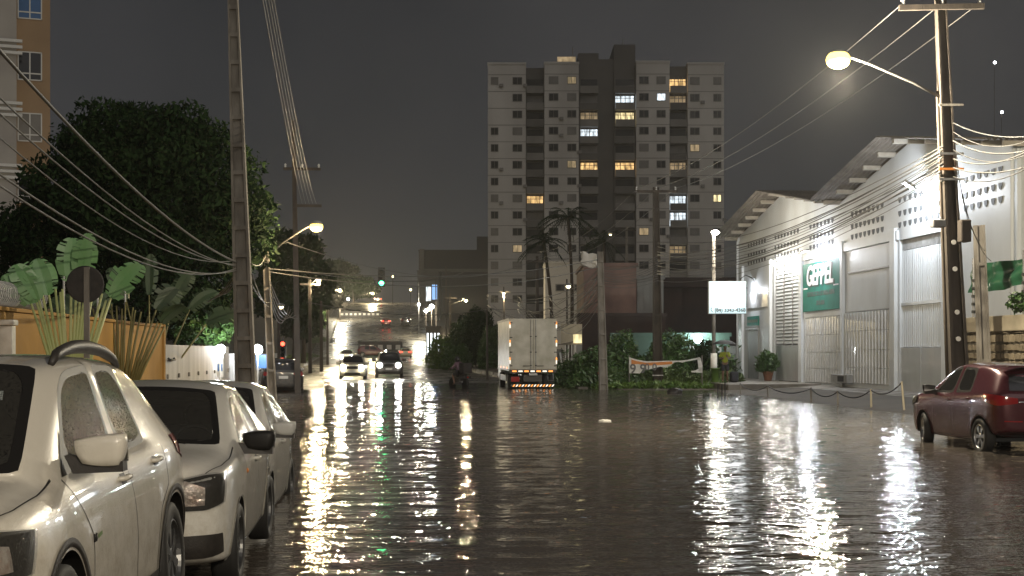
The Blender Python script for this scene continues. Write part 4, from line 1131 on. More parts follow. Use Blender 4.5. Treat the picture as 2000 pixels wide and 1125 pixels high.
far_pole(545, 745, 585, 75, "dark post with small white lamp left of the far cars", arm=False, w=.2, lamp=(549, 598, .13), power=0)
far_pole(852, 640, 545, 250, "tall pole at the hill's right edge with two white floodlights", lamp=(837, 604, .42), power=0)
lamp_o = far_pole(690, 600, 566, 330, "lamp post on the crest of the hill", arm=False, lamp=(728, 572, .3), power=12000)

# the pole behind the viewer that lights the parked cars
bk = pole("utility_pole", "concrete pole with street lamp on the right kerb behind the viewer", (10.4, -6.5, -.3), (10.4, -6.5, 9.4), .42, .22)
street_lamp(bk, (10.3, -6.5, 7.4), (7.6, -6.4, 8.4), 6400, (1.0, .88, .69), r=.25)
bk2 = pole("utility_pole", "concrete pole on the left kerb behind the viewer", (-3.7, -9, -.1), (-3.7, -9, 9.6), .44, .2)
crossarm(bk2, (-3.2, -9.2, 8.6), 1.4, (1, 0, 0))

ORD = ['topmost', 'second from top', 'third from top', 'fourth from top', 'fifth from top', 'sixth from top', 'seventh from top', 'eighth from top', 'ninth from top', 'tenth from top', 'eleventh from top', 'twelfth from top', 'lowest']
LR = ['leftmost', 'second from left', 'middle', 'second from right', 'rightmost']
def cable(a, b, sag, r, label, grp, mat="cable_grey", n=18, name="overhead_cable"):
    a, b = Vector(a), Vector(b); pts = []
    for k in range(n + 1):
        s = k / n; p = a.lerp(b, s); p.z -= sag * 4 * s * (1 - s); pts.append(p)
    return tag(MB().tube(pts, r, 5).build(name, mat, smooth=True), label, "cable", grp)
# over the left pavement: from the pole behind the viewer to the dark pole
for k, (px0, px1, py1) in enumerate(((516, 606, 372), (524, 610, 388), (533, 613, 400), (541, 616, 398), (549, 618, 404))):
    a = D(px0, -30, 20); b = D(590 + 7 * k, 398, 59.9); a2 = a + (a - b) * .68
    cable(a2, b, .35 + .12 * k, .008, LR[k] + " of five cables slanting out of the picture left of the tower", "cables above the left street lamp")
# fan of cables from the left edge down to the near pole
for k, (x0, y0, t0, py1, r_) in enumerate(((-60, -35, 13, 512, .021), (-60, 60, 13, 520, .011), (-60, 88, 13, 517, .011), (-60, 205, 12, 528, .012), (-60, 222, 12, 524, .012), (-60, 118, 13, 508, .009))):
    a = D(x0, y0, t0); b = D(462, py1, 30); a2 = a + (a - b) * .25
    cable(a2, b, .50 + .05 * k, r_, ("thick bright cable running down from the upper left to the near pole", "third cable from top of the fan at the left edge", "fourth cable from top of the fan at the left edge", "second lowest cable of the fan at the left edge", "lowest cable of the fan at the left edge", "fine wire in the middle of the cable fan at the left edge")[k], "cable fan at the near left pole")
for k, (px1, py1, t1_) in enumerate(((526, 590, 46), (526, 600, 46), (519, 500, 46))):
    cable(D(492, 555 - 20 * k, 30), D(px1, py1, t1_), .15, .013, ("lowest", "middle", "highest")[k] + " short cable from the near pole to the lamp pole", "cables between the two left poles")
for k in range(4):
    cable(D(462, 530 + 6 * k, 30), D(405 + 8 * k, 590 - 5 * k, 33), .1, .012, ("lowest", "second lowest", "second highest", "highest")[k] + " drop cable falling from the near pole into the tree", "drop cables at the tree")
# looped ends below the lamp pole
for k in range(5):
    cable(D(527, 548 + 8 * k, 46), D(580 - 4 * k, 622 - 6 * k, 52), .35 + .1 * k, .016, ("topmost", "second", "third", "fourth", "lowest")[k] + " slack cable looping behind the left lamp pole", "slack loops behind the lamp pole")
# across the street
for k, (p0, y0, t0, p1, y1, t1_, sg2) in enumerate(((527, 525, 46, 1172, 506, 65, .5), (527, 531, 46, 1172, 520, 65, .7), (560, 473, 47, 1050, 505, 90, 1.2), (560, 525, 47, 905, 532, 120, .6), (600, 590, 60, 960, 602, 86, .5))):
    cable(D(p0, y0, t0), D(p1, y1, t1_), sg2, .016, ("upper of two long cables crossing the street from the left lamp pole", "lower of two long cables crossing the street from the left lamp pole", "cable crossing the street just under the left street lamp", "dark cable crossing towards the hedge pole under the green light", "lowest dark cable crossing the street in front of the hill")[k], "cables across the street", mat="cable_grey" if k < 3 else "cable_dark")
# three primaries from the spotted pole to the banner pole and on
for k, a_ in enumerate((-.9, 0.02, .9)):
    A = D(1836, 8, 31) + rt * .95 * a_; B = D(1281, 368, 64) + rt * 1.0 * a_; C = D(1050 + 12 * k, 492 + 10 * k, 90)
    cable(A, B, .55, .013, ("left", "middle", "right")[k] + " of three high wires from the spotted pole past the tower", "high wires over the right verge")
    cable(B, C, .7, .012, ("left", "middle", "right")[k] + " wire dropping left from the banner pole's crossarm", "wires left of the banner pole")
# low bundle along the right side
for k in range(13):
    A = D(1840 + rnd.uniform(-6, 6), lerp(285, 352, k / 12), 30.8); B = D(1284, lerp(478, 545, k / 12) + rnd.uniform(-4, 4), 64)
    cable(A, B, .5 + .5 * rnd.random(), rnd.choice((.009, .011, .016)), ORD[k] + " at the spotted pole of the cables strung along the warehouse front", "cable bundle along the warehouse", mat=rnd.choice(("cable_grey", "cable_grey", "cable_dark")))
for k in range(12):
    A = D(1284, lerp(500, 548, k / 11), 64); B = D(1174, lerp(520, 556, k / 11), 65)
    cable(A, B, .08 + .3 * rnd.random(), rnd.choice((.011, .014)), (ORD[k] if k < 11 else "lowest") + " cable sagging between the two verge poles", "cables between the verge poles")
for k in range(20):
    A = D(1174 + rnd.uniform(-3, 3), lerp(515, 590, k / 19), 65); B = D(952 + rnd.uniform(-2, 2) + 60 * (k % 3), lerp(570, 606, rnd.random()), 86)
    cable(A, B, .5 + 1.5 * rnd.random(), rnd.choice((.012, .015, .018)), "cable in the sagging tangle above the box truck", "cable tangle above the truck")
for k in range(7):
    A = D(1862, lerp(240, 345, k / 6), 30.8); B = D(2080, lerp(232, 290, k / 6) + rnd.uniform(-30, 20), 24)
    cable(A, B, .2 + .25 * rnd.random(), rnd.choice((.009, .012, .016)), (ORD[k] if k < 6 else "lowest") + " cable leaving the spotted pole for the right edge", "cables right of the spotted pole", mat=rnd.choice(("cable_grey", "cable_dark")))
for k in range(4):
    A = D(1868, 300 + 14 * k, 30.7); cable(A, D(1900 + 12 * k, 450 + 20 * k, 34), .35, .008, ("leftmost", "second from left", "second from right", "rightmost")[k] + " loose wire dangling right of the spotted pole", "loose wires on the spotted pole", mat="cable_dark")
bx_ = thing("splice_box", "crumpled pale splice box hanging on the verge pole", "cable box", D(1150, 508, 65))
c = D(1150, 508, 65.3); bm2 = bmesh.new(); bmesh.ops.create_cube(bm2, size=1); bmesh.ops.subdivide_edges(bm2, edges=bm2.edges[:], cuts=3, use_grid_fill=True)
for v in bm2.verts: v.co = Vector((v.co.x * .72 + rnd.uniform(-.05, .05), v.co.y * .3 + rnd.uniform(-.03, .03), v.co.z * .62 + rnd.uniform(-.05, .05) - .12 * v.co.x)) + c
MB().bm(bm2).build("box", "limewash", bx_, True)
MB().obox(D(1163, 512, 65.1), rt * .2, fw * .03, (0, 0, .03)).build("bracket", "steel", bx_, True)
# ---------------------------------------------------------------- left side: walls, block of flats, plants
XL = -6.0
def LYs(px): return (TX(px, XL) - XL * SA) / CA
yw = thing("yellow_wall", "ochre rendered wall with razor wire behind the white crossover", "wall", (XL, 24, 0))
y0, y1 = 12.0, LYs(319)
MB().bbox(XL - .2, XL, y0, y1, -.2, 2.38, .02).build("wall_body", "ochre_wall", yw, True)
MB().bbox(XL - .26, XL + .06, y1 - .18, y1 + .02, -.2, 2.5, .02).build("end_pier", "ochre_wall", yw, True)
MB().bbox(XL - .26, XL + .04, y0, y1 - .2, 2.385, 2.45, .015).build("coping", "ochre_wall", yw, True)
rz_ = thing("razor_wire", "coil of razor wire along the top of the ochre wall", "razor wire", (XL, 20, 2.4))
m = MB(); pts = []
for k in range(1500):
    a = k * .42; yy = 14 + k * .0068
    pts.append((XL - .1 + .17 * math.cos(a), yy, 2.66 + .19 * math.sin(a)))
m.tube(pts, .009, 4); m.build("coil", "frame_white", rz_, True)
for k in range(7):
    yy = 14.5 + k * 2.9; MB().cyl((XL - .1, yy, 2.35), (XL - .1, yy, 3.15), .02, n=6).build("stake", "frame_white", rz_, True)
gp2 = thing("gate_pier", "white painted gate pier at the left edge of the picture", "gate pier", (XL + .3, LYs(-2), 0))
q = LYs(2); MB().bbox(XL + .05, XL + .25, q - .3, q - .1, -.1, 2.15, .02).build("pier", "paint_white", gp2, True)
MB().bbox(XL + .02, XL + .28, q - .33, q - .07, 2.155, 2.24, .02).build("cap", "paint_white", gp2, True)
ww = thing("white_wall", "low limewashed wall beyond the ochre one, streaked with damp", "wall", (XL, 43, 0))
y0, y1 = LYs(319) + .05, LYs(447)
MB().bbox(XL - .18, XL, y0, y1, -.2, 1.95, .02).build("wall_body", "limewash", ww, True)
for k in range(8):
    yy = lerp(y0 + .5, y1 - .3, k / 7); MB().bbox(XL + .002, XL + .05, yy - .06, yy + .06, 1.05, 1.17, .01).build("block", "concrete", ww, True)
MB().tube([(XL + .03, y0 + .5, 1.60), (XL + .08, y0 + .5, 1.55), (XL + .08, y0 + 1.4, 1.55), (XL + .03, y0 + 1.4, 1.60)], .03, 6).build("hook_rail", "black_metal", ww, True)
w2 = thing("yard_wall", "dim wall and blue panel beyond the near pole", "wall", (XL - .5, 58, 0))
MB().bbox(XL - .7, XL - .5, LYs(450), 82, -.2, 1.7, .02).build("wall_body", "limewash", w2, True)
pmat("blue_panel", (.05, .13, .3), rough=.4)
q = D(513, 706, 57); MB().obox(q, rt * .30, fw * .02, (0, 0, .28)).build("panel", "blue_panel", w2, True)
nb = thing("banner_strip", "narrow white and blue upright banner under the wall lamp", "banner", D(430, 712, 46.6))
q = D(430, 712, 46.4); MB().obox(q, rt * .10, fw * .01, (0, 0, .42)).build("cloth", "paint_white", nb, True); MB().obox(q - fw * .012 - Vector((0, 0, .1)), rt * .085, fw * .002, (0, 0, .12)).build("print", "blue_panel", nb, True)
for i, (px, t, nm) in enumerate(((430, 46.4, "globe lamp on the end of the limewashed wall"), (503, 56, "bright globe lamp just right of the near pole"))):
    p = D(px, 683, t); g = thing("globe_lamp", nm, "lamp", (p.x, p.y, 0), group="globe lamps on the left walls")
    MB().cyl((p.x, p.y, -.1), (p.x, p.y, p.z - .14), .035, n=8).build("post", "paint_white", g, True)
    MB().ball(p, .2 if i else .17, 14, 10).build("globe", "bulb_cool", g, True, True)
    lamp_light(g, p + Vector((.3, -.12, .1)), 130, (.92, .96, 1), .1)
# red-lit signal seen past the poles
def lit_disc(nm, label, cat, p, r, col, housing="black_metal", pole_to=None):
    o = thing(nm, label, cat, (p.x, p.y, p.z))
    for k in (-1, 0, 1):
        pass
    MB().bbox(p.x - r * 1.5, p.x + r * 1.5, p.y + .03, p.y + .3, p.z - r * 4.2, p.z + r * 4.2, .03).build("housing", housing, o, True)
    for k, mt in zip((1, 0, -1), col):
        c = Vector((p.x, p.y, p.z + k * r * 2.6))
        MB().lathe([(0, -.03), (r * .8, -.01), (r, .035)], c, axis='Y', n=18, cap=False).build("lamp", mt, o, True, True)
        MB().lathe([(r * 1.12, -.22), (r * 1.12, .03)], c, axis='Y', n=18, cap=False).build("visor", housing, o, True)
    if pole_to: MB().tube(pole_to, .07, 8).build("mast", "steel", o, True, True)
    return o
emat("sig_green", (.05, 1.0, .35), 26.0); emat("sig_red", (1.0, .06, .03), 8.0)
pmat("sig_off", (.03, .03, .03), rough=.2)
p = D(745, 549, 250); lit_disc("traffic_light", "traffic light showing green, hung from a mast arm above the hill road", "traffic light", p + Vector((0, 0, .7)), .42, ("sig_off", "sig_off", "sig_green"),
    pole_to=[D(818, 690, 250), D(818, 560, 250), D(816, 545, 250), D(747, 543, 250)])
p = D(552, 672, 78); lit_disc("traffic_light", "small traffic light showing red, left of the far cars", "traffic light", p - Vector((0, 0, .3)), .12, ("sig_red", "sig_off", "sig_off"), pole_to=[D(552, 765, 78.5), D(552, 660, 78.5)])

# block of flats, upper left
t_ = 66.0; pr = D(98, 300, t_)
fb = thing("apartment_block", "ochre and grey apartment block with slatted ledges, upper left corner", "apartment block", (pr.x, pr.y, 0), R(15.5))
flm = fb.matrix_basis.copy()
pmat("flat_ochre", (.36, .25, .15), (.29, .2, .12), scale=.5, rough=.8); pmat("flat_grey", (.42, .4, .37), (.34, .32, .3), scale=.5, rough=.8)
xl = (36 - 98) * t_ / FPX; yf = 0.0; prx = 0.0
MB().box(xl, prx, yf, yf + 12, -.2, 27).build("ochre_wall", "flat_ochre", fb)
MB().box(xl - 14, xl - .004, yf - .9, yf + 12, -.2, 27).build("grey_wall", "flat_grey", fb)
for k in range(-5, 3):
    yp = 134 + 119 * k
    zt, zb = D(60, yp - 30, t_).z, D(60, yp + 26, t_).z
    if zb < 1 or zt > 26.5: continue
    xa, xb = (38 - 98) * t_ / FPX, (83 - 98) * t_ / FPX
    wo = MB(); fr_ = .055
    wo.box(xa, xb, yf - .06, yf - .003, zt - fr_, zt); wo.box(xa, xb, yf - .06, yf - .003, zb, zb + fr_); wo.box(xa, xa + fr_, yf - .06, yf - .003, zb, zt); wo.box(xb - fr_, xb, yf - .06, yf - .003, zb, zt)
    wo.box((xa + xb) / 2 - .03, (xa + xb) / 2 + .03, yf - .058, yf - .003, zb, zt); wo.box(xa, xb, yf - .057, yf - .003, zb + .3, zb + .36)
    w_ = wo.build("window", "frame_white", fb)
    MB().box(xa + .03, xb - .03, yf - .03, yf - .008, zb + .03, zt - .03).build("pane", "blue_panel" if k == -1 else "pane_grey" if k == 1 else "pane_dark", w_)
    for j in range(3):
        zz = zt + .06 - .28 * j + .2
        MB().bbox(xl - 2.2, xl + .25, yf - 1.12, yf - .94, zz - .08, zz + .06, .01).build("ledge_slat", "frame_white", fb)

# ---------------------------------------------------------------- leaves
def crown(cells, n, size, seed, flat=.4):
    """leaf sprays spread through lumpy ellipsoids; cells = [(centre, radii)]"""
    rs = np.random.RandomState(seed); tot = sum(r[0] * r[1] * r[2] for _, r in cells) ; V, F = [], []
    out = []
    for c, r in cells:
        k = int(n * (r[0] * r[1] * r[2]) / tot)
        d = rs.normal(size=(k, 3)); d /= np.linalg.norm(d, axis=1)[:, None]
        rad = rs.uniform(.45, 1.0, k) ** .55
        lump = 1 + .16 * np.sin(d[:, 0] * 5 + c[0]) * np.sin(d[:, 2] * 6 + c[1]) + .12 * np.sin(d[:, 1] * 9 + d[:, 2] * 7)
        out.append(np.array(c) + d * rad[:, None] * np.array(r) * lump[:, None])
    P = np.concatenate(out); k = len(P)
    a = rs.normal(size=(k, 3)); a[:, 2] -= .5; a /= np.linalg.norm(a, axis=1)[:, None]
    b = np.cross(a, rs.normal(size=(k, 3))); b /= np.linalg.norm(b, axis=1)[:, None]
    s = size * rs.uniform(.55, 1.25, k)[:, None]
    w = s * flat
    nrm = np.cross(a, b)
    V = np.stack([P - a * s, P - b * w + nrm * w * .25, P + a * s, P + b * w + nrm * w * .25], 1).reshape(-1, 3)
    F = np.arange(k * 4).reshape(-1, 4)
    return V, F
def np_mesh(name, V, F, mat, parent=None, world=True):
    me = bpy.data.meshes.new(name)
    me.vertices.add(len(V)); me.vertices.foreach_set("co", np.ascontiguousarray(V, dtype=np.float64).ravel())
    me.loops.add(F.size); me.loops.foreach_set("vertex_index", F.ravel().astype(np.int32))
    me.polygons.add(len(F)); k = F.shape[1]; me.polygons.foreach_set("loop_start", np.arange(0, F.size, k, dtype=np.int32)); me.polygons.foreach_set("loop_total", np.full(len(F), k, dtype=np.int32))
    me.update(); me.validate()
    if parent is not None and world: me.transform(parent_inv(parent))
    return link(name, me, mat, parent)
def tree(name, label, base, cells, n, size, mat, trunk_r=.3, group=None, seed=1, cat="tree", flat=.4):
    o = thing(name, label, cat, base, 0, group); b = Vector(base)
    c0 = Vector(cells[0][0]); fork = b.lerp(Vector((c0.x, c0.y, c0.z - cells[0][1][2] * .55)), .85)
    m = MB(); m.tube([b, b.lerp(fork, .5) + Vector((.08, 0, 0)), fork], [trunk_r, trunk_r * .75, trunk_r * .6], 9); m.build("trunk", "bark", o, True, True)
    for c, r in cells[:7]:
        c = Vector(c); MB().tube([fork, fork.lerp(c, .5) + Vector((0, 0, .15)), c], [trunk_r * .5, trunk_r * .3, trunk_r * .1], 6).build("limb", "bark", o, True, True)
    V, F = crown(cells, n, size, seed, flat); np_mesh("crown", V, F, mat, o)
    return o
def cellsD(lst): return [(tuple(D(px, py, t)), r) for px, py, t, r in lst]
# big dark mango tree behind the walls
tree("mango_tree", "huge dark round-crowned tree filling the left behind the walls", (D(300, 690, 45).x, D(300, 690, 45).y, 0),
     cellsD([(280, 400, 46, (2.8, 2.6, 2.7)), (250, 290, 46, (2.2, 2.2, 1.5)), (370, 350, 46, (2.2, 2.2, 1.8)), (180, 380, 46, (2.1, 2.2, 1.9)), (450, 450, 45, (1.5, 1.8, 1.5)), (110, 470, 47, (2.0, 2.2, 1.8)), (330, 490, 45, (2.2, 2.0, 1.5)), (215, 500, 46, (2.2, 2.0, 1.6)),
             (40, 520, 48, (1.6, 1.6, 1.9)), (330, 265, 46, (1.6, 1.8, 1.1)), (400, 540, 44, (1.4, 1.5, 1.2)), (300, 580, 45, (1.8, 1.6, 1.0)), (485, 400, 45, (.75, 1.2, .9))]), 80000, .125, "leaf_dark", .38, seed=3)
tree("garden_tree", "leafy bright green tree over the limewashed wall, lit by the globe lamp", (D(395, 690, 47).x, D(395, 690, 47).y, 0),
     cellsD([(380, 630, 47.5, (1.25, 1.0, .75)), (420, 640, 47.5, (.7, .8, .6)), (350, 615, 48, (.9, .9, .8)), (400, 590, 48, (.8, .8, .6))]), 9000, .11, "leaf_mid", .12, seed=4)
# far dark trees
for i, (px, py, t, rx_, rz2, lb) in enumerate(((575, 540, 115, 2.6, 3.6, "dark tree mass behind the left street lamp"), (622, 560, 240, 3.6, 4.2, "dark tree on the far left bank of the hill"), (690, 560, 352, 5.5, 2.6, "dark tree near the crest left of the green light"), (592, 600, 140, 1.8, 3.0, "dark tree between the far left poles"), (655, 545, 360, 6, 4.5, "dark far tree above the left end of the crest"))):
    p = D(px, py, t); zg = zground(p.x, p.y)
    tree("street_tree", lb, (p.x, p.y, zg - .2), [((p.x, p.y, p.z), (rx_, rx_, rz2)), ((p.x - rx_ * .6, p.y, p.z - rz2 * .4), (rx_ * .7, rx_ * .7, rz2 * .6)), ((p.x + rx_ * .6, p.y, p.z - rz2 * .3), (rx_ * .6, rx_ * .6, rz2 * .6))], 9000, .3 + t / 600, "leaf_dark", .3, seed=20 + i, group="far street trees")
# hedge trees on the right side of the road
for i, (px, py, t, r, mt, lb) in enumerate(((868, 690, 122, (1.5, 1.3, 1.5), "leaf_light", "low bright bush at the left end of the hedge"), (905, 665, 122, (1.5, 1.5, 2.0), "leaf_mid", "rounded green tree of the hedge with lit left side"), (940, 655, 118, (1.5, 1.5, 2.4), "leaf_dark", "dark tree of the hedge next to the thin pole"),
        (892, 700, 116, (1.2, 1.0, 1.1), "leaf_mid", "dark shrub low in the hedge"), (960, 680, 112, (1.0, 1.0, 1.8), "leaf_mid", "shrub of the hedge just left of the truck"), (925, 640, 128, (1.6, 1.5, 1.6), "leaf_dark", "taller tree at the back of the hedge"))):
    p = D(px, py, t); zg = zground(p.x, p.y)
    tree("hedge_tree", lb, (p.x, p.y, zg - .2), [(tuple(p), r), ((p.x - r[0] * .5, p.y - .3, p.z - r[2] * .5), (r[0] * .7, r[1] * .7, r[2] * .6)), ((p.x + r[0] * .5, p.y, p.z - r[2] * .55), (r[0] * .6, r[1] * .6, r[2] * .6))], 4200, .17, mt, .1, seed=40 + i, group="hedge beside the road")

# traveller's palms: fans of stalks, each with one torn paddle leaf
def paddle(base, dirv, length, width, nrm, seed, curl=.25, tear=9):
    rs = random.Random(seed); d, n_ = Vector(dirv).normalized(), Vector(nrm).normalized(); s = d.cross(n_).normalized(); m = MB(); b = Vector(base)
    K = 30
    def mid(a): return b + d * (length * a) - Vector((0, 0, 1)) * (curl * length * a * a)
    def wv(a): return width * (math.sin(math.pi * min(1, a * .92 + .08)) ** .5) * .5
    for side in (0, 1):
        sgn = -1 if side else 1
        for k in range(K):      # unbroken blade next to the midrib
            q = []
            for a in (k / K, (k + 1) / K):
                w = wv(a); p = mid(a); q.append((p, p + s * sgn * w * .5 + n_ * w * .10 + d * w * .10))
            m._add([q[0][0], q[1][0], q[1][1], q[0][1]], [(0, 1, 2, 3)])
        cuts = sorted(rs.sample(range(2, K - 1), tear)) + [K]; k0 = 0
        for k1 in cuts:      # each torn strip hangs on its own
            dr = rs.uniform(-.05, .3); tw = rs.uniform(-.15, .15); g = .012
            for k in range(k0, k1):
                a0, a1 = k / K + (g if k == k0 else 0), (k + 1) / K - (g if k == k1 - 1 else 0)
                row = []
                for a in (a0, a1):
                    w = wv(a); p = mid(a); out = s * sgn
                    h = p + out * w * .5 + n_ * w * .10 + d * w * .10
                    e = p + out * w * (1 - .35 * dr) - Vector((0, 0, 1)) * w * dr + n_ * w * tw + d * w * .22
                    row.append((p, h, e))
                m._add([row[0][1], row[1][1], row[1][2], row[0][2]], [(0, 1, 2, 3)])
            k0 = k1
    m.tube([mid(k / 10) - n_ * .004 for k in range(11)], [.014 - .001 * k for k in range(11)], 5)
    return m
def traveller_palm(label, root, n_, spread, reach, leafmat, stalkmat, axis, seed, lw=.62, ll=1.25, tilt=0.0, only=None):
    rs = random.Random(seed); o = thing("traveller_palm", label, "palm", root, 0, "traveller's palms"); b = Vector(root); ax = Vector(axis).normalized()
    fr2 = ax.cross(Vector((0, 0, 1))).normalized()
    MB().tube([b - Vector((0, 0, .2)), b + Vector((0, 0, .35))], [.2, .17], 9).build("trunk", "bark", o, True, True)
    for k in range(n_):
        a = lerp(-spread, spread, k / (n_ - 1)) + rs.uniform(-.02, .02) + tilt
        d = (ax * math.sin(a) + Vector((0, 0, math.cos(a)))).normalized(); L_ = reach * rs.uniform(.92, 1.05) * (1 - .10 * abs(a) / spread)
        st = b + Vector((0, 0, .28)) + ax * math.sin(a) * .3
        bow = ax * math.sin(a) * .12
        tip = st + d * L_ + bow
        so = MB().tube([st, st + d * L_ * .5 + bow * .3, tip], [.05, .03, .018], 7); so = so.build("stalk", stalkmat, o, True, True)
        if only is None or k in only:
            ld = (d + ax * math.sin(a) * .9 + fr2 * rs.uniform(-.15, .15)).normalized()
            nn = (-fw * 1.0 + rt * rs.uniform(-.1, .7) + Vector((0, 0, rs.uniform(.0, .25))))
            paddle(tip, ld, ll * rs.uniform(.85, 1.15), lw * rs.uniform(.85, 1.15), nn - ld * nn.dot(ld), seed * 50 + k, curl=.08 + .8 * abs(math.sin(a))).build("leaf", leafmat, so, True, True)
    return o
rp1 = D(137, 790, 22.0); rp1.z = .62
traveller_palm("bright green traveller's palm fanning over the crossover's roof", rp1, 17, .28, 2.0, "leaf_palm_lit", "stalk", rt + fw * .15, 7, only=(0, 1, 2, 4, 8, 10, 16), ll=.85, lw=.46)
rp2 = D(236, 790, 29.5); rp2.z = .35
traveller_palm("dimmer traveller's palm with yellowing stalks against the ochre wall", rp2, 19, .42, 2.2, "leaf_palm_shaded", "stalk_dry", rt + fw * .1, 9, only=(1, 15, 17), ll=1.0, lw=.6)
rp3 = D(395, 720, 39); rp3.z = .3; rp3.x = -6.9
traveller_palm("broad-leaved palm half hidden in the shadow behind the near pole", rp3, 7, .6, 2.7, "leaf_palm_shaded", "stalk_dry", rt, 12, ll=1.3, lw=.55)

# round road sign seen from behind
p = D(165, 555, 18.0); sp_ = thing("round_sign", "back of a round traffic sign on a pale post, above the crossover", "traffic sign", (p.x, p.y, 0))
MB().lathe([(0, -.004), (.232, -.004), (.243, 0), (.232, .004), (0, .004)], p + fw * .03, axis='Y', n=36, cap=False).build("disc", "black_plastic", sp_, True)
m = MB().obox(Vector((p.x + .03, p.y, (p.z + .2) / 2)), rt * .035, fw * .02, (0, 0, (p.z + .2) / 2 + .02)); m.build("post", "concrete", sp_, True)
# ---------------------------------------------------------------- apartment tower
TT = 241.0
tw = thing("apartment_tower", "tall grey apartment tower with scattered lit windows behind the street", "tower", D(1182, 690, TT), -YAW)
tw.location.z = 0
mpx = TT / FPX
def tx(px): return (px - 1182) * mpx
def tz(py): return H + (688 - py) * mpx
def tbox(name, p0, p1, ytop, ybot, y0, y1, mat, parent=tw):
    return MB().box(tx(p0), tx(p1), y0, y1, 0 if ybot is None else tz(ybot), tz(ytop)).build(name, mat, parent)
for (p0, p1, yt, y0, mat) in ((953, 1027, 126, 0, "tower_wall"), (1063.2, 1130, 126, -.6, "tower_wall"), (1242.2, 1307, 124, -.6, "tower_wall"), (1343.2, 1414, 126, 0, "tower_wall")):
    tbox("wall", p0, p1, yt, None, y0, 14, mat)
    tbox("parapet", p0 - .8, p1 + .8, yt - 4, yt + .2, y0 - .12, 14.1, mat)
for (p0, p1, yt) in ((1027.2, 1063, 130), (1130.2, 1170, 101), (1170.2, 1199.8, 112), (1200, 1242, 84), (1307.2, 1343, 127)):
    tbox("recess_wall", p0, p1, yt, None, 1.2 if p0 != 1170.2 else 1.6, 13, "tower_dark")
tbox("roof_room", 1088, 1126, 113, 125, 2, 8, "pane_grey")
w_ = tbox("lit_roof_window", 1089, 1125, 108, 122, 1.2, 1.9, "lit_dim")
for k in range(15):
    zf = tz(158 + 32.75 * k - 12)
    for (p0, p1, y0) in ((953, 1027, 0), (1063.2, 1130, -.6), (1242.2, 1307, -.6), (1343.2, 1414, 0)):
        MB().box(tx(p0) + .01, tx(p1) - .01, y0 - .03, y0 - .001, zf - .05, zf + .05).build("floor_band", "tower_mid", tw)
ROWS = [158 + 32.75 * k for k in range(14)]
wlit = {(2, 1290): "lit_white", (0, 1116): "lit_dim", (1, 1290): "lit_white", (9, 1257): "lit_dim", (12, 1081): "lit_dim", (5, 1116): "lit_dim", (10, 1010): "lit_dim", (4, 1357): "lit_dim"}
del wlit[(2, 1290)]
pale = random.Random(4)
for k, yr_ in enumerate(ROWS):
    for px, hw_, y0 in ((966, 6.5, 0), (1010.5, 8.5, 0), (1081, 8.5, -.6), (1116.5, 8, -.6), (1257, 8.5, -.6), (1290.5, 8, -.6), (1357, 8.5, 0), (1401, 7, 0)):
        if px == 966 and k < 3 and k != 0: continue
        key = (k, round(px)); mt = wlit.get((k, int(px)), None) or ("lit_yellow" if (k, px) == (7, 1401) else "pane_grey" if pale.random() < .28 else "pane_dark")
        x0, x1, z0, z1 = tx(px - hw_), tx(px + hw_), tz(yr_ + 6.5), tz(yr_ - 6.5)
        m = MB(); f_ = .09
        m.box(x0 - f_, x1 + f_, y0 - .05, y0 - .002, z1, z1 + f_); m.box(x0 - f_, x1 + f_, y0 - .09, y0 - .002, z0 - f_, z0); m.box(x0 - f_, x0, y0 - .05, y0 - .002, z0, z1); m.box(x1, x1 + f_, y0 - .05, y0 - .002, z0, z1)
        m.box((x0 + x1) / 2 - .03, (x0 + x1) / 2 + .03, y0 - .045, y0 - .002, z0, z1)
        wo = m.build("window", "frame_grey", tw); MB().box(x0, x1, y0 - .028, y0 - .004, z0, z1).build("pane", mt, wo)
        if pale.random() < .16: MB().bbox(x1 + .25, x1 + .95, y0 - .38, y0 - .004, z0 - .5, z0 + .02, .03).build("air_conditioner", "frame_grey", tw)
blit = {(0, 1325): "lit_warm", (2, 1221): "lit_yellow", (3, 1152): "lit_white", (5, 1160): "lit_warm", (5, 1221): "lit_warm", (7, 1045): "lit_warm", (7, 1325): "lit_white", (1, 1219): "lit_white", (1, 1325): "lit_dim", (5, 1325): "lit_dim", (8, 1325): "lit_white", (10, 1325): "lit_dim", (2, 1152): "lit_dim"}
for k, yr_ in enumerate(ROWS):
    for cx, hw_ in ((1045, 16.5), (1151, 17.5), (1221, 19), (1325, 16.5)):
        mt = None
        for (kk, c2), v in blit.items():
            if kk == k and abs(c2 - cx) < 12: mt = v
        x0, x1 = tx(cx - hw_), tx(cx + hw_); zf = tz(yr_ + 22); y0 = -.35
        b_ = MB().box(x0, x1, y0 + .1, 1.15, zf - .16, zf).build("balcony", "tower_mid", tw)
        MB().box(x0, x1, y0, y0 + .095, zf - .2, zf + 1.0).build("balustrade", "tower_mid" if (k + int(cx)) % 3 else "tower_dark", b_)
        MB().box(x0, x1, y0 - .02, y0 + .11, zf + 1.01, zf + 1.07).build("handrail", "frame_grey", b_)
        MB().box(x0 + .1, x1 - .1, 1.16, 1.19, zf + .05, zf + 2.45).build("glass_door", mt or ("pane_grey" if pale.random() < .2 else "pane_dark"), b_)
        if mt:
            for j in range(1, 4): xx = lerp(x0, x1, j / 4); MB().box(xx - .05, xx + .05, y0 + .02, y0 + .09, zf + 1.08, zf + 2.6).build("mullion", "frame_grey", b_)
            MB().box(x0, x1, y0 + .03, y0 + .08, zf + 1.75, zf + 1.83).build("transom", "frame_grey", b_)
MB().tube([(tx(1120), 3, tz(104)), (tx(1182), 3, tz(60))][0:1] + [(tx(1120), 3, tz(85))], .08, 5).build("mast", "frame_grey", tw)
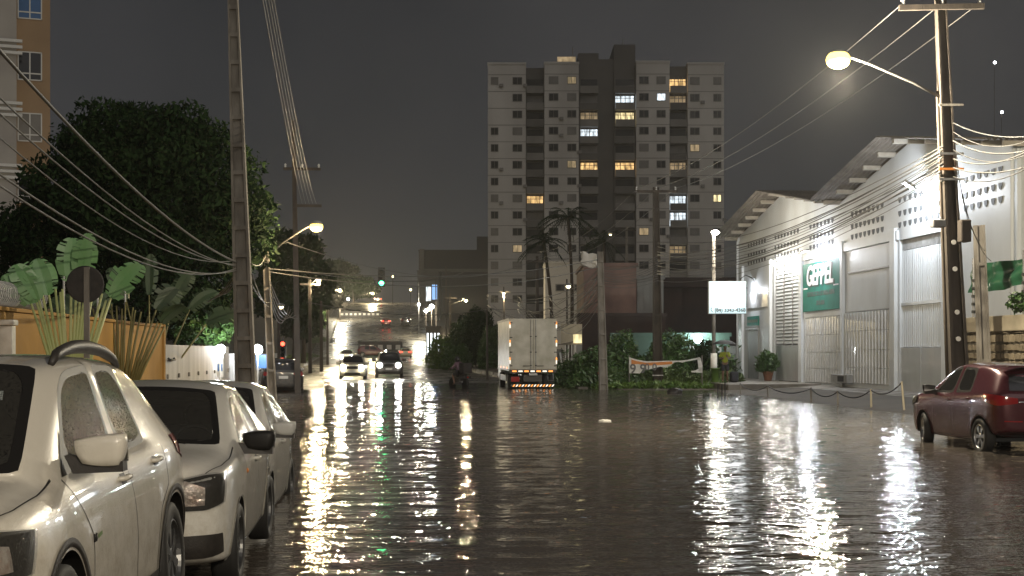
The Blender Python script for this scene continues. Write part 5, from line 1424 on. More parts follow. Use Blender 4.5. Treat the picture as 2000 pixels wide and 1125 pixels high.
MB().tube([(tx(1222), 6, tz(85)), (tx(1222), 6, tz(60))], .08, 5).build("mast", "frame_grey", tw)

# low buildings in front of the tower and to the left of it
def block(name, label, p0, p1, ytop, t, depth, mat, cat="building", ybot=None, group=None):
    a, b = D(p0, ytop, t), D(p1, ytop, t); c = (a + b) / 2
    o = thing(name, label, cat, (c.x, c.y, 0), -YAW, group); hw_ = (b - a).length / 2
    MB().box(-hw_, hw_, 0, depth, -.5 if ybot is None else D(p0, ybot, t).z, a.z).build("wall", mat, o)
    MB().box(-hw_ - .1, hw_ + .1, -.1, depth, a.z, a.z + .22).build("coping", mat, o)
    return o, hw_, a.z
o, hw_, z_ = block("far_building", "long dark low building left of the tower", 818, 958, 490, 300, 14, "far_dark")
MB().box(-hw_ + 1, hw_ - .5, -.15, -.02, z_ - 4.6, z_ - 3.9).build("pale_band", "far_grey", o)
MB().box(-hw_ + .2, -hw_ + 1.2, -.4, -.01, z_ - 5, z_ + .4).build("corner_post", "far_grey", o)
MB().box(hw_ - 3, hw_ + .6, 1, 8, z_ + .3, z_ + 3.2).build("stair_tower", "far_dark", o)
o, hw_, z_ = block("far_shop", "small far shop with a blue and white lit window right of the hill road", 815, 858, 530, 280, 9, "far_grey")
emat("screen_blue", (.25, .5, 1.0), .9); emat("shop_glow", (.85, .95, 1.0), 3.0)
for (a_, b_, mt, zz) in ((-.2, .25, "shop_glow", 0), (.35, .8, "screen_blue", .3)):
    w_ = MB().box(hw_ * a_ - .08, hw_ * b_ + .08, -.08, -.02, z_ - 6.1 + zz, z_ - 2.9 + zz).build("window", "frame_grey", o); MB().box(hw_ * a_, hw_ * b_, -.1, -.082, z_ - 6 + zz, z_ - 3 + zz).build("pane", mt if a_ > 0 else "lit_white", w_)
o, hw_, z_ = block("roadside_shop", "bright shopfront with white panels at the foot of the hill", 832, 860, 640, 185, 6, "far_grey")
for k in range(4):
    w_ = MB().box(lerp(-hw_, hw_, k / 4) + .06, lerp(-hw_, hw_, (k + 1) / 4) - .06, -.08, -.02, 1.3, 4.4).build("window", "frame_grey", o)
    MB().box(lerp(-hw_, hw_, k / 4) + .14, lerp(-hw_, hw_, (k + 1) / 4) - .14, -.1, -.085, 1.4 + .5 * (k % 2), 4.3).build("pane", "shop_glow", w_)
o, hw_, z_ = block("pink_house", "unlit pinkish rendered building behind the verge poles", 1140, 1243, 520, 92, 10, "pink_wall")
MB().box(-hw_ + .5, hw_ - .3, -.12, -.01, 1.0, 3.4).build("dark_opening", "dark_hole", o)
for k in range(3): MB().obox((-hw_ + 1.2 + k * .7, -.18, 3.55 - .12 * (k % 2)), (.42, 0, .05), (0, .08, 0), (0, 0, .22)).build("broken_edge", "pink_wall", o)
o, hw_, z_ = block("grey_house", "small building with grey sheet panels right of the pink one", 1244, 1296, 545, 93, 8, "grey_panel")
for k in range(4): MB().box(lerp(-hw_, hw_, k / 4) + .02, lerp(-hw_, hw_, (k + 1) / 4) - .02, -.06, -.005, z_ - 2.6, z_ - .05).build("panel", "grey_panel", o)
MB().box(-hw_, hw_, -.05, -.004, 0, z_ - 2.7).build("lower_wall", "brown_wall", o)
o, hw_, z_ = block("dark_house", "dark brown building between the banner and the lit sign box", 1297, 1440, 548, 96, 10, "brown_wall")
MB().box(-hw_ - .3, hw_ + .3, -.9, .3, z_ - .5, z_ - .35).build("eave", "brown_wall", o)
o, hw_, z_ = block("low_shed", "low brown wall in shadow behind the weeds", 1130, 1300, 618, 89, 3, "brown_wall", cat="shed")
o, hw_, z_ = block("tower_podium", "warm lit podium wall at the foot of the tower", 1065, 1140, 515, 150, 8, "tower_wall", cat="building")
for k in range(2): w_ = MB().box(-hw_ + 1.1 + 2 * k, -hw_ + 2.1 + 2 * k, -.06, -.004, z_ - 3.0, z_ - 2.2).build("window", "frame_grey", o); MB().box(-hw_ + 1.2 + 2 * k, -hw_ + 2.0 + 2 * k, -.08, -.062, z_ - 2.9, z_ - 2.3).build("pane", "pane_dark", w_)
o, hw_, z_ = block("green_wall", "low green wall lit by a globe lamp behind the weeds", 1195, 1425, 657, 86, .3, "green_wall", cat="wall")
for k in range(3): MB().box(1.2 + k * 1.05, 2.1 + k * 1.05, -.05, -.002, 1.3, 2.15).build("faded_panel", "grey_panel", o)
p = D(1363, 662, 85.4); g = thing("wall_lamp", "dazzling white globe lamp on the green wall", "lamp", (p.x, p.y, p.z))
MB().tube([p + fw * .5, p + fw * .1], .03, 6).build("arm", "steel", g, True); MB().ball(p, .26, 14, 10).build("globe", "bulb_cool", g, True, True); lamp_light(g, p - fw * .45 + Vector((0, 0, .1)), 230, (.85, 1, .92), .1)

# ---------------------------------------------------------------- coconut palms against the tower
def coconut(label, px, pytop, t, lean, seed, nf=22, L_=2.6):
    rs = random.Random(seed); top = D(px, pytop, t); b = Vector((top.x + lean, top.y, 0)); o = thing("coconut_palm", label, "palm", b, 0, "coconut palms")
    pts = [b.lerp(top, k / 8) + Vector((.25 * math.sin(k / 8 * math.pi), 0, 0)) for k in range(9)]
    MB().tube(pts, [.2 - .01 * k for k in range(9)], 8).build("trunk", "bark", o, True, True)
    for k in range(nf):
        a = rs.uniform(0, 6.28); el = rs.uniform(-.6, 1.1); m = MB(); d = Vector((math.cos(a) * math.cos(el), math.sin(a) * math.cos(el), math.sin(el))); s = d.cross(Vector((0, 0, 1))).normalized(); n_ = 16; prev = top
        for j in range(1, n_ + 1):
            q = j / n_; p = top + d * L_ * q - Vector((0, 0, 1)) * L_ * .55 * q * q
            m.tube([prev, p], .025, 4, False)
            for sd in (-1, 1):
                e = p + s * sd * .5 * math.sin(math.pi * min(1, q * .9 + .1)) + d * .18 - Vector((0, 0, rs.uniform(.15, .4)))
                m.quad(p, p + d * .07, e)
            prev = p
        m.build("frond", "leaf_dark", o, True)
    return o
coconut("coconut palm in silhouette against the tower's middle", 1110, 425, 128, .2, 3, 34, 3.0)
coconut("shorter coconut palm leaning left in front of the tower", 1062, 470, 120, .8, 5, 18, 2.2)
coconut("palm crown dark against the tower's dark central bay", 1180, 470, 135, -.4, 8, 20, 2.5)

# ---------------------------------------------------------------- hill details: grass bank, parapets with white squares
def parapet(label, p0, p1, y0, t, hpx, n_):
    a, b = D(p0, y0, t), D(p1, y0, t); o = thing("road_parapet", label, "parapet", a); dv = (b - a); hh = hpx * t / FPX
    dv.z = 0; L_ = dv.length; dv.normalize(); nv = Vector((dv.y, -dv.x, 0)); c = a + dv * L_ / 2
    MB().obox(c + Vector((0, 0, hh / 2)), dv * L_ / 2, nv * .12, (0, 0, hh / 2 + .25)).build("wall", "far_grey", o, True)
    for k in range(n_):
        q = a + dv * L_ * (k + .5) / n_ + nv * .13 + Vector((0, 0, hh * .6)); MB().obox(q, dv * L_ / n_ * .27, nv * .012, (0, 0, hh * .22)).build("white_square", "paint_white", o, True)
parapet("pale-squared parapet across the far hill road", 664, 742, 619, 288, 9, 9)
parapet("low parapet with white squares behind the dark red car", 700, 786, 690, 222, 20, 5)
for i in range(3):
    p = D((650, 640, 655)[i], (655, 690, 630)[i], (190, 150, 240)[i]); z = zground(p.x, p.y)
    V, F = crown([((min(p.x, road_edges(p.y)[0] - 2.2), p.y, z + .15), (1.9, 16, .55))], 4000, .22, 70 + i, .2); s_ = np_mesh("grass_bank", V, F, "weed"); s_["kind"] = "stuff"; s_["label"] = "rough grass on the left bank of the hill"
# zebra bars at the junction
for k in range(9):
    x = lerp(-7.4, 4.2, k / 8); m = MB(); z = zroad(183); x0, x1 = x - .28, x + .28
    m.quad((x0, 178, zroad(178) + .055), (x1, 178, zroad(178) + .055), (x1, 181, zroad(181) + .055), (x0, 181, zroad(181) + .055)); struct(m.build("crossing_bar", "paint_white"))
# scattered far lamps
for i, (px, py, t, r, mt, pw, lb) in enumerate(((664, 588, 280, .28, "bulb_far_cool", 6000, "tiny white lamp left of the crest"), (680, 584, 300, .25, "bulb_far_cool", 0, "small bluish lamp beside the crest"), (843, 599, 246, .42, "bulb_far_cool", 3500, "large white floodlight right of the hill road"), (832, 607, 246, .32, "bulb_far_cool", 0, "smaller white floodlight left of the large one"),
        (818, 595, 250, .25, "bulb_far_cool", 2500, "white lamp over the far shop"), (802, 566, 300, .25, "bulb_far", 0, "yellow lamp beside the far mast"), (767, 540, 300, .22, "bulb_far", 0, "faint amber lamp above the green signal's arm"), (1943, 122, 180, .16, "bulb_far_cool", 0, "lone white light high in the sky above the warehouse"), (1957, 219, 180, .16, "bulb_far_cool", 0, "second white light above the warehouse roof"))):
    p = D(px, py, t); zg = 0 if px > 1900 else zground(p.x, p.y)
    o = thing("far_lamp", lb, "lamp", (p.x, p.y, zg - .2), group="far lamps")
    MB().cyl((p.x, p.y + r, zg - .2), (p.x, p.y + r, p.z), .07 if px < 1900 else .03, n=6).build("post", "concrete_dark", o, True); MB().ball(p, r, 10, 8).build("bulb", mt, o, True, True)
    if pw: lamp_light(o, p - Vector((0, .8, .6)), pw, (1, .9, .66), .2)
# green and red glow of shop signs
# ---------------------------------------------------------------- box truck
tk = thing("box_truck", "white box truck seen from behind with striped bumper in the water", "truck", (6.54, 65.7, -.22))
pmat("truck_white", (.54, .52, .45), (.36, .34, .27), scale=1.6, rough=.4, bump=.05, bscale=6)
emat("reflex_glow_amber", (1.0, .32, .06), 1.5); emat("reflex_glow_white", (1, .9, .75), .95)  # markers and stripes are no lamps; their glow imitates light thrown back
def tb(name, x0, x1, y0, y1, z0, z1, mat, par=tk, b=.015): return MB().bbox(x0, x1, y0, y1, z0, z1, b).build(name, mat, par)
cargo = tb("cargo_box", -1.14, 1.14, .04, 7.4, 1.12, 3.58, "truck_white")
for sx in (-1, 1):
    d_ = tb("rear_door", min(sx * .012, sx * 1.10), max(sx * .012, sx * 1.10), -.02, .036, 1.16, 3.53, "truck_white")
    for xb in (.12,):
        MB().cyl((sx * xb, -.045, 1.1), (sx * xb, -.045, 3.52), .018, n=6).build("lock_rod", "grey_trim", d_)
    for z in (1.32, 1.95, 2.7): tb("rod_clamp", sx * .12 - .04, sx * .12 + .04, -.07, -.022, z, z + .05, "black_metal", d_, .005)
    tb("door_handle", min(sx * .16, sx * .5), max(sx * .16, sx * .5), -.06, -.024, 1.30, 1.335, "black_metal", d_, .005)
    for z in (1.3, 1.95, 2.65, 3.35): tb("hinge", min(sx * 1.0, sx * 1.13), max(sx * 1.0, sx * 1.13), -.04, -.022, z, z + .05, "black_metal", d_, .005)
    for z in (1.42, 2.25, 3.12):
        tb("marker", sx * 1.115 - .03, sx * 1.115 + .03, -.03, -.002, z, z + .17, "reflex_glow_white", tk, .004); tb("marker", sx * 1.115 - .03, sx * 1.115 + .03, -.031, -.003, z + .175, z + .30, "reflex_glow_amber", tk, .004)
for k in range(7):
    tb("sill_marker", -1.0 + k * .29, -1.0 + k * .29 + .2, -.03, .03, 1.03, 1.10, ("reflex_glow_amber", "reflex_glow_white")[k % 2], tk, .004)
tb("sill_beam", -1.12, 1.12, .0, .12, .98, 1.13, "black_metal")
tb("number_plate", -.2, .2, -.02, .02, .86, .96, "plate")
tb("tail_lamp", -1.05, -.65, .1, .2, .56, .80, "tail_red")
fr_ = tb("chassis", -.45, .45, .25, 7.4, .55, .9, "black_metal")
tb("rear_axle", -1.0, 1.0, 1.5, 1.7, .42, .60, "black_metal")
bu = tb("bumper_bar", -1.05, 1.05, -.05, .05, .31, .45, "black_metal")
for k in range(14):
    x = -1.0 + k * .144; m = MB().prism([(x, -.056, .33), (x + .07, -.056, .33), (x + .14, -.056, .43), (x + .07, -.056, .43)], (0, .004, 0)); m.build("stripe", "reflex_glow_white" if k % 2 else "reflex_glow_amber", bu)
for sx in (-1, 1): MB().tube([(sx * .7, .05, .4), (sx * .7, .3, .6)], .04, 6).build("bumper_stay", "black_metal", bu)
MB().tube([(.72, .1, .95), (.72, .1, .62), (.98, .1, .62), (.98, .1, .95)], .02, 6).build("step_frame", "steel", tk)
for ya, n2 in ((1.6, 2), (6.6, 1)):
    for sx in (-1, 1):
        for q in range(n2):
            tm = MB().lathe([(.25, -.12), (.43, -.13), (.46, -.09), (.46, .09), (.43, .13), (.25, .12)], axis='X', n=24); o = tm.build("wheel", "rubber", tk, smooth=True); o.location = (sx * (.98 - .27 * q), ya, .46)
            MB().lathe([(.24, -.05), (.2, .06), (.08, .08), (0, .09)], axis='X', n=16, cap=False).build("hub", "grey_trim", o)
tb("side_guard", -1.13, -1.08, 2.4, 5.8, .55, .85, "grey_trim"); tb("side_guard", 1.08, 1.13, 2.4, 5.8, .55, .85, "grey_trim")
cabn = tb("cab", -1.0, 1.0, 7.45, 9.1, .5, 2.5, "truck_white", tk, .12)
for k in range(3): tb("side_marker", -1.155, -1.141, 1.2 + 2 * k, 1.5 + 2 * k, 1.16, 1.26, "reflex_glow_amber", tk, .004)
for z in (1.125, 3.55): tb("side_rail", -1.165, -1.142, .05, 7.4, z - .05, z + .05, "grey_trim", tk, .004)
# ---------------------------------------------------------------- verge: weeds, banner, kiosk, rubbish
def weeds(x0, x1, y0, y1, n_, h, seed, mat, label):
    rs = np.random.RandomState(seed); k = n_
    X = rs.uniform(x0, x1, k); Y = rs.uniform(y0, y1, k)
    hh = h * (.35 + .65 * (.5 + .5 * np.sin(X * 1.3 + Y * .7) * np.sin(X * .5 - Y * 1.1))) * rs.uniform(.3, 1.0, k)
    Z = np.array([zground(a, b) for a, b in zip(X, Y)]) + hh * rs.rand(k) ** .6
    P = np.stack([X, Y, Z], 1); a = rs.normal(size=(k, 3)); a[:, 2] = np.abs(a[:, 2]) * 1.3 - .3; a /= np.linalg.norm(a, axis=1)[:, None]
    b = np.cross(a, rs.normal(size=(k, 3))); b /= np.linalg.norm(b, axis=1)[:, None]; s = rs.uniform(.08, .24, k)[:, None]
    V = np.stack([P - a * s, P - b * s * .28, P + a * s, P + b * s * .28], 1).reshape(-1, 3)
    o = np_mesh("weeds", V, np.arange(k * 4).reshape(-1, 4), mat); o["kind"] = "stuff"; o["label"] = label; return o
weeds(10.4, 17.0, 66.5, 72, 9000, 1.1, 1, "weed", "weeds round the torn banner")
weeds(9.6, 17.5, 69, 80, 13000, 2.3, 2, "leaf_mid", "taller weeds behind the banner")
weeds(8.3, 12.0, 66, 80, 7000, 1.5, 3, "leaf_mid", "weeds behind the box truck")
weeds(9.4, 16.0, 64.6, 67, 4500, .35, 4, "leaf_light", "short grass at the water's edge")
weeds(7.4, 9.6, 66.5, 90, 4000, .4, 5, "weed", "grass strip beyond the truck")
for i, (px, py, t, r, lb) in enumerate(((1150, 715, 69, (.9, .8, .8), "dark bush right of the kiosk"), (1335, 690, 73, (1.0, .9, 1.0), "bush rising above the banner's right half"), (1215, 690, 73, (.8, .8, 1.2), "bush left of the banner"), (1382, 705, 71, (.6, .6, 1.1), "dark bush behind the sign post"), (1300, 683, 75, (.9, .8, 1.1), "tall weed clump behind the dark verge pole"))):
    p = D(px, py, t); tree("verge_bush", lb, (p.x, p.y, zground(p.x, p.y) - .1), [(tuple(p), r), ((p.x - r[0] * .5, p.y, p.z - r[2] * .4), tuple(.7 * q for q in r)), ((p.x + r[0] * .5, p.y, p.z - r[2] * .45), tuple(.7 * q for q in r))], 2400, .13, "leaf_mid" if i != 3 else "leaf_dark", .04, seed=90 + i, group="bushes on the verge", cat="bush")
# torn banner
bt = 66.2; bo = thing("torn_banner", "torn white banner with orange and grey print hanging in the weeds", "banner", D(1300, 730, bt))
def bp2(px, py): return D(px, py, bt)
top = [(1229, 698), (1255, 705), (1276, 705), (1300, 704), (1325, 704), (1345, 702), (1366, 698)]
m = MB()
seg = [(0, 1229, 698, 729), (1, 1240, 701, 729), (2, 1250, 704, 729.5), (3, 1256, 705, 720), (4, 1268, 705.5, 722), (5, 1280, 705.5, 718), (6, 1290, 705, 715)]
def strip(pl, name="cloth", mat="paint_white"):
    m = MB()
    for (xa, ta, ba), (xb, tb_, bb_) in zip(pl[:-1], pl[1:]):
        q = [bp2(xa, ba), bp2(xb, bb_), bp2(xb, tb_), bp2(xa, ta)]; m.prism(q, fw * .006)
    return m.build(name, mat, bo, True)
strip([(1229, 698, 729), (1236, 700, 729), (1243, 702, 729), (1250, 703.5, 729.5), (1256, 704.5, 721), (1266, 705.5, 722), (1278, 705.5, 719), (1290, 705, 716), (1300, 704.5, 718), (1312, 704.5, 712), (1316, 704.5, 708)])
strip([(1316, 704.4, 708), (1325, 704.4, 706.5), (1332, 704, 708), (1342, 703, 705.5), (1352, 701, 704), (1362, 698.5, 702), (1367, 697.5, 706)])
strip([(1362, 698.5, 702), (1365, 697.7, 724), (1368, 699, 727), (1372, 714, 728)])
strip([(1350, 724.5, 727), (1358, 723.5, 727.5), (1366, 719, 728), (1372, 714, 728)])
strip([(1233, 702, 712), (1245, 705.5, 711), (1262, 708.5, 714), (1290, 707, 713), (1313, 706, 711)], "orange_print", "orange_paint").location -= fw * .012 - Vector((0, 0, 0))
text("digits", "9 9", .62, "ink_grey", bo, bp2(1246, 721) - fw * .02, rt, (0, 0, 1), .002, bold=.012); text("digits", "0 0", .46, "ink_grey", bo, bp2(1271, 717.5) - fw * .02, rt, (0, 0, 1), .002, bold=.006)
for px in (1229, 1371): MB().cyl(D(px, 752, bt + .05), D(px, 694, bt + .05), .035, n=6).build("stake", "concrete", bo, True)
# kiosk right of the truck
kp = D(1116, 735, 80); kz = zground(kp.x, kp.y) - .05; kk = thing("kiosk", "small cream kiosk with posts and a lit sign beside the truck", "kiosk", (kp.x, kp.y, kz), -YAW)
MB().box(-.6, .62, 0, .12, 2.0, 3.2).build("fascia", "cap_cream", kk); MB().box(.1, .6, -.03, -.003, 2.1, 2.6).build("lit_sign", "lit_yellow", kk)
MB().prism([(-1.1, -.5, 1.9), (.1, -.3, 2.15), (.1, .5, 2.15), (-1.1, .5, 1.9)], (0, 0, .05)).build("awning", "roof_sheet", kk)
for x in (-.35, -.18, .02, .2): MB().cyl((x, 0, -.1), (x, 0, 2.0), .045, n=6).build("post", "paint_white", kk)
MB().obox((-.55, -.4, .75), (.05, 0, .0), (0, .04, 0), (-.12, 0, .8)).build("leaning_plank", "frame_white", kk)
MB().box(.3, .62, .05, .2, .2, 2.0).build("back_panel", "grey_panel", kk); MB().box(-1.0, -.5, .2, .3, 1.0, 1.75).build("grey_board", "grey_panel", kk)
# rubbish in the water
for i, (px, py, lb, mt, sz) in enumerate(((1318, 768, "dark rubbish bag floating near the verge", "black_plastic", (.3, .25, .2)), (1335, 752, "heap of dark rubbish on the verge edge", "black_plastic", (.5, .3, .2)), (1384, 744, "white plastic bag on the verge by the sign post", "paint_white", (.22, .2, .25)), (1181, 823, "pale crumpled paper floating in the flood", "paint_white", (.16, .12, .05)))):
    p = G(px, py, 0); bm2 = bmesh.new(); bmesh.ops.create_icosphere(bm2, subdivisions=3, radius=1); rs = random.Random(i)
    for v in bm2.verts: k_ = 1 + .25 * math.sin(v.co.x * 6 + i) * math.sin(v.co.y * 7) + rs.uniform(-.06, .06); v.co = Vector((v.co.x * sz[0] * k_, v.co.y * sz[1] * k_, max(-.3, v.co.z) * sz[2] * k_))
    o = MB().bm(bm2).build("rubbish", mt, smooth=True); o.location = (p.x, p.y, max(.0, zground(p.x, p.y))); tag(o, lb, "rubbish", "rubbish near the verge")
# ---------------------------------------------------------------- stone wall, tarpaulin, stub post
XS = 16.0
def SY(px): return (TX(px, XS) - XS * SA) / CA
ya, yb = SY(2120), SY(1884); sw = thing("stone_wall", "rubble stone wall with cream coping behind the maroon car", "wall", (XS, yb, 0))
ztop = 2.30
MB().box(XS + .06, XS + .4, ya, yb, -.2, ztop).build("core", "mortar", sw, True)
MB().bbox(XS - .06, XS + .46, ya, yb, ztop + .004, ztop + .42, .03).build("coping", "cap_cream", sw, True)
rs = random.Random(9); z = .1; bmc = {}
while z < ztop - .05:
    hrow = min(rs.uniform(.2, .3), ztop - z); y = ya - rs.uniform(0, .2)
    while y < yb - .05:
        wd = min(rs.uniform(.2, .42), yb - y); g_ = .014; j = lambda: rs.uniform(-.045, .045)
        poly = [(XS + .06, y + g_ + abs(j()), z + g_ + abs(j())), (XS + .06, y + wd - g_ - abs(j()), z + g_ + abs(j())), (XS + .06, y + wd - g_ - abs(j()), z + hrow - g_ - abs(j())), (XS + .06, y + wd / 2 + j(), z + hrow - g_), (XS + .06, y + g_ + abs(j()), z + hrow - g_ - abs(j()))]
        dp = rs.uniform(.03, .08); m = MB(); p0 = [Vector(q) for q in poly]; c = sum(p0, Vector()) / 5; p1 = [c + (q - c) * .86 - Vector((dp + rs.uniform(0, .01), 0, 0)) for q in p0]
        m._add(p0 + p1, [(5, 6, 7, 8, 9)] + [(i, (i + 1) % 5, 5 + (i + 1) % 5, 5 + i) for i in range(5)]); m.build("stone", "stone", sw, True); y += wd
    z += hrow
tp = thing("green_tarpaulin", "creased green tarpaulin stretched between posts above the stone wall", "tarpaulin", (XS + .3, SY(1985), 2.7))
def tarp(px0, px1, z0a, z1a, z0b, z1b):
    m = MB(); n1_, n2_ = 26, 10; X0 = XS + .45
    y_0, y_1 = SY(px1), SY(px0)
    for i in range(n1_ + 1):
        a = i / n1_
        for j in range(n2_ + 1):
            b = j / n2_; zz = lerp(lerp(z0b, z0a, a), lerp(z1b, z1a, a), b) - .08 * math.sin(math.pi * a) * (1 - b)
            m.v.append((X0 + .07 * math.sin(a * 17 + b * 3) + .05 * math.sin(b * 9 + a * 5) + .03 * math.sin(a * 41), lerp(y_0, y_1, a), zz))
    for i in range(n1_):
        for j in range(n2_): k = i * (n2_ + 1) + j; m.f.append((k, k + n2_ + 1, k + n2_ + 2, k + 1))
    return m.build("sheet", "tarp_green", tp, True, True)
tarp(1868, 1982, 3.45, 4.28, 3.62, 4.18); 
for px in (1885, 1982):
    yy = SY(px); MB().cyl((XS + .25, yy, 2.6), (XS + .25, yy, 4.4), .04, n=8).build("post", "steel", tp, True)
    for k in range(5): MB().bbox(XS + .2, XS + .3, yy - .09, yy + .05, 2.85 + k * .22, 2.93 + k * .22, .01).build("insulator", "black_metal", tp, True)
q0, q1 = D(1926, 622, 36), D(1912, 440, 36)
stb = pole("stub_post", "short weathered concrete post without wires beside the tarpaulin", (q0.x, q0.y, 0), tuple(q1), .30, .24, rungs=2, cat="post")
fp = D(1992, 600, 33); tree("wall_plant", "small green plant on the stone wall's coping at the right edge", (fp.x, fp.y, 2.7), [((fp.x, fp.y, 2.95), (.3, .3, .22))], 300, .08, "leaf_mid", .02, seed=77, cat="plant")
# ---------------------------------------------------------------- chain barrier in front of the warehouse
posts = [(1585, 786, 757), (1637, 792, 763), (1702, 797, 760), (1768, 803, 745), (1500, 776, 752), (1447, 770, 748)]
ch = thing("chain_barrier", "sagging chain on thin leaning posts before the warehouse", "chain barrier", G(1637, 792, 0))
pp = []
for i, (px, yb_, yt) in enumerate(sorted(posts)):
    b_ = G(px, yb_, 0); t_2 = D(px - (7 if px > 1750 else 1), yt, (H) * FPX / (yb_ - 688)); pp.append(t_2)
    MB().cyl(b_ - Vector((0, 0, .3)), t_2, .035, .03, 8).build("post", "cap_cream" if px > 1690 else "concrete", ch, True)
for a, b in zip(pp[:-1], pp[1:]):
    m = MB(); pts = []
    for k in range(17): s = k / 16; q = a.lerp(b, s); q.z -= .22 * 4 * s * (1 - s) + .03; pts.append(q)
    m.tube(pts, .022, 5); m.build("chain", "black_metal", ch, True)
# potted palm by the corner
pl = D(1500, 760, 70); pl.z = .31; pot = thing("potted_plant", "bushy plant in a terracotta pot by the roller door", "potted plant", pl)
pmat("terracotta", (.25, .11, .06), (.18, .08, .045), scale=5, rough=.8)
MB().lathe([(.18, 0), (.27, .42), (.3, .46), (.27, .48), (.0, .44)], pl, n=18, cap=False).build("pot", "terracotta", pot, True, True)
V, F = crown([((pl.x, pl.y, pl.z + .95), (.55, .5, .55)), ((pl.x - .25, pl.y, pl.z + .75), (.4, .4, .35))], 1500, .13, 61, .25); np_mesh("foliage", V, F, "leaf_mid", pot); MB().tube([pl + Vector((0, 0, .4)), pl + Vector((0, 0, 1.0))], .03, 6).build("stem", "bark", pot, True)
hr = thing("hand_rail", "thin black rails at the raised step under the umbrella", "railing", G(1405, 768, 0))
for px, yb_, yt in ((1402, 775, 752), (1410, 778, 750), (1416, 776, 738)):
    t0 = H * FPX / (yb_ - 688); MB().cyl(D(px, yb_, t0) - Vector((0, 0, .2)), D(px, yt, t0), .025, n=6).build("post", "black_metal", hr, True)
# ---------------------------------------------------------------- people
pmat("umbrella_cloth", (.008, .008, .009), rough=.6, spec=.2); pmat("skin", (.2, .115, .075), rough=.5); pmat("hair", (.015, .012, .01), rough=.6)
pmat("shirt_yellow", (.36, .40, .03), (.28, .32, .025), scale=8, rough=.8); pmat("shorts_dark", (.03, .03, .035), rough=.85); pmat("jacket_purple", (.2, .12, .16), (.13, .08, .11), scale=8, rough=.4)
def skinned(name, pts, edges, rad, mat, parent, root=0, lvl=2):
    me = bpy.data.meshes.new(name); me.from_pydata(pts, edges, []); me.update(); o = bpy.data.objects.new(name, me); COL.objects.link(o)
    sk = o.modifiers.new("s", 'SKIN'); sk.use_smooth_shade = True
    for i, v in enumerate(me.skin_vertices[0].data): v.radius = (rad[i], rad[i]) if not isinstance(rad[i], tuple) else rad[i]; v.use_root = (i == root)
    su = o.modifiers.new("u", 'SUBSURF'); su.levels = su.render_levels = lvl
    r = evalmesh(o); bpy.data.objects.remove(o); r.polygons.foreach_set("use_smooth", [True] * len(r.polygons))
    return link(name, r, mat, parent, True)
def hand(parent, wrist, d, up, name="hand"):
    d, up = Vector(d).normalized(), Vector(up).normalized(); s = d.cross(up).normalized(); w = Vector(wrist)
    m = MB(); m.obox(w + d * .045, d * .045, s * .038, up * .014)
    for k, L_ in zip((-1.5, -.5, .5, 1.5), (.06, .075, .08, .065)):
        b = w + d * .088 + s * k * .019; m.tube([b, b + d * L_ * .5 - up * .012, b + d * L_ * .7 - up * .045], [.009, .0085, .007], 6)
    b = w + d * .03 + s * .038; m.tube([b, b + s * .03 + d * .03, b + s * .02 + d * .06 - up * .02], [.011, .010, .008], 6)
    return m.build(name, "skin", parent, False, True)
# the one with the umbrella, facing the street
pe = D(1416, 748, 66.5); pe.z = .30; ps_ = thing("person", "person in yellow-green shirt and dark shorts under a black umbrella", "person", pe, R(-12))
J = [(0, 0, .93), (0, 0, 1.12), (0, -.01, 1.34), (0, -.01, 1.47), (0, -.015, 1.52), (.17, 0, 1.40), (.22, -.06, 1.16), (.10, -.26, 1.22), (-.17, 0, 1.40), (-.25, -.04, 1.14), (-.13, -.27, 1.13), (.09, 0, .88), (.11, -.02, .50), (.12, .03, .09), (.12, -.13, .045), (-.09, 0, .88), (-.10, -.05, .50), (-.11, .04, .09), (-.11, -.12, .045)]
E = [(0, 1), (1, 2), (2, 3), (3, 4), (2, 5), (5, 6), (6, 7), (2, 8), (8, 9), (9, 10), (0, 11), (11, 12), (12, 13), (13, 14), (0, 15), (15, 16), (16, 17), (17, 18)]
Rr = [(.15, .11), (.135, .10), (.15, .10), .055, .05, .06, .043, .032, .06, .043, .032, .085, .06, .04, .035, .085, .06, .04, .035]
bd = skinned("body", J, E, Rr, "skin", ps_)
m = MB().ball((0, -.02, 1.64), 1, 16, 12, (.077, .095, .12)); m.ball((0, -.115, 1.63), .018, 8, 6, (.7, 1, 1.3))
for s in (-1, 1): m.ball((s * .078, 0, 1.635), .022, 8, 6, (.4, .8, 1.3))
hd = m.build("head", "skin", ps_, smooth=True)
for s in (-1, 1): MB().ball((s * .03, -.108, 1.655), .009, 6, 5).build("eye", "hair", hd)
MB().obox((0, -.112, 1.585), (.022, 0, 0), (0, .004, 0), (0, 0, .004)).build("mouth", "hair", hd)
MB().ball((0, .005, 1.68), 1, 16, 10, (.083, .098, .095)).build("hair", "hair", ps_, smooth=True)
skinned("shirt", [(0, 0, .90), (0, 0, 1.1), (0, -.01, 1.36), (.18, 0, 1.40), (.225, -.05, 1.20), (-.18, 0, 1.40), (-.245, -.03, 1.19), (0, -.01, 1.45)], [(0, 1), (1, 2), (2, 3), (3, 4), (2, 5), (5, 6), (2, 7)], [(.175, .135), (.16, .125), (.172, .122), .08, .068, .08, .068, .07], "shirt_yellow", ps_)
skinned("shorts", [(0, 0, .95), (.09, 0, .85), (.115, -.02, .52), (-.09, 0, .85), (-.105, -.05, .52)], [(0, 1), (1, 2), (0, 3), (3, 4)], [(.16, .125), .115, .095, .115, .095], "shorts_dark", ps_)
hand(ps_, (.10, -.26, 1.22), (-.3, -.2, .9), (0, -1, .2)); hand(ps_, (-.13, -.27, 1.13), (.3, -.3, .6), (0, -1, .3))
um = thing("umbrella", "open black umbrella held over the person at the warehouse corner", "umbrella", pe + Vector((.03, -.29, 1.2)))
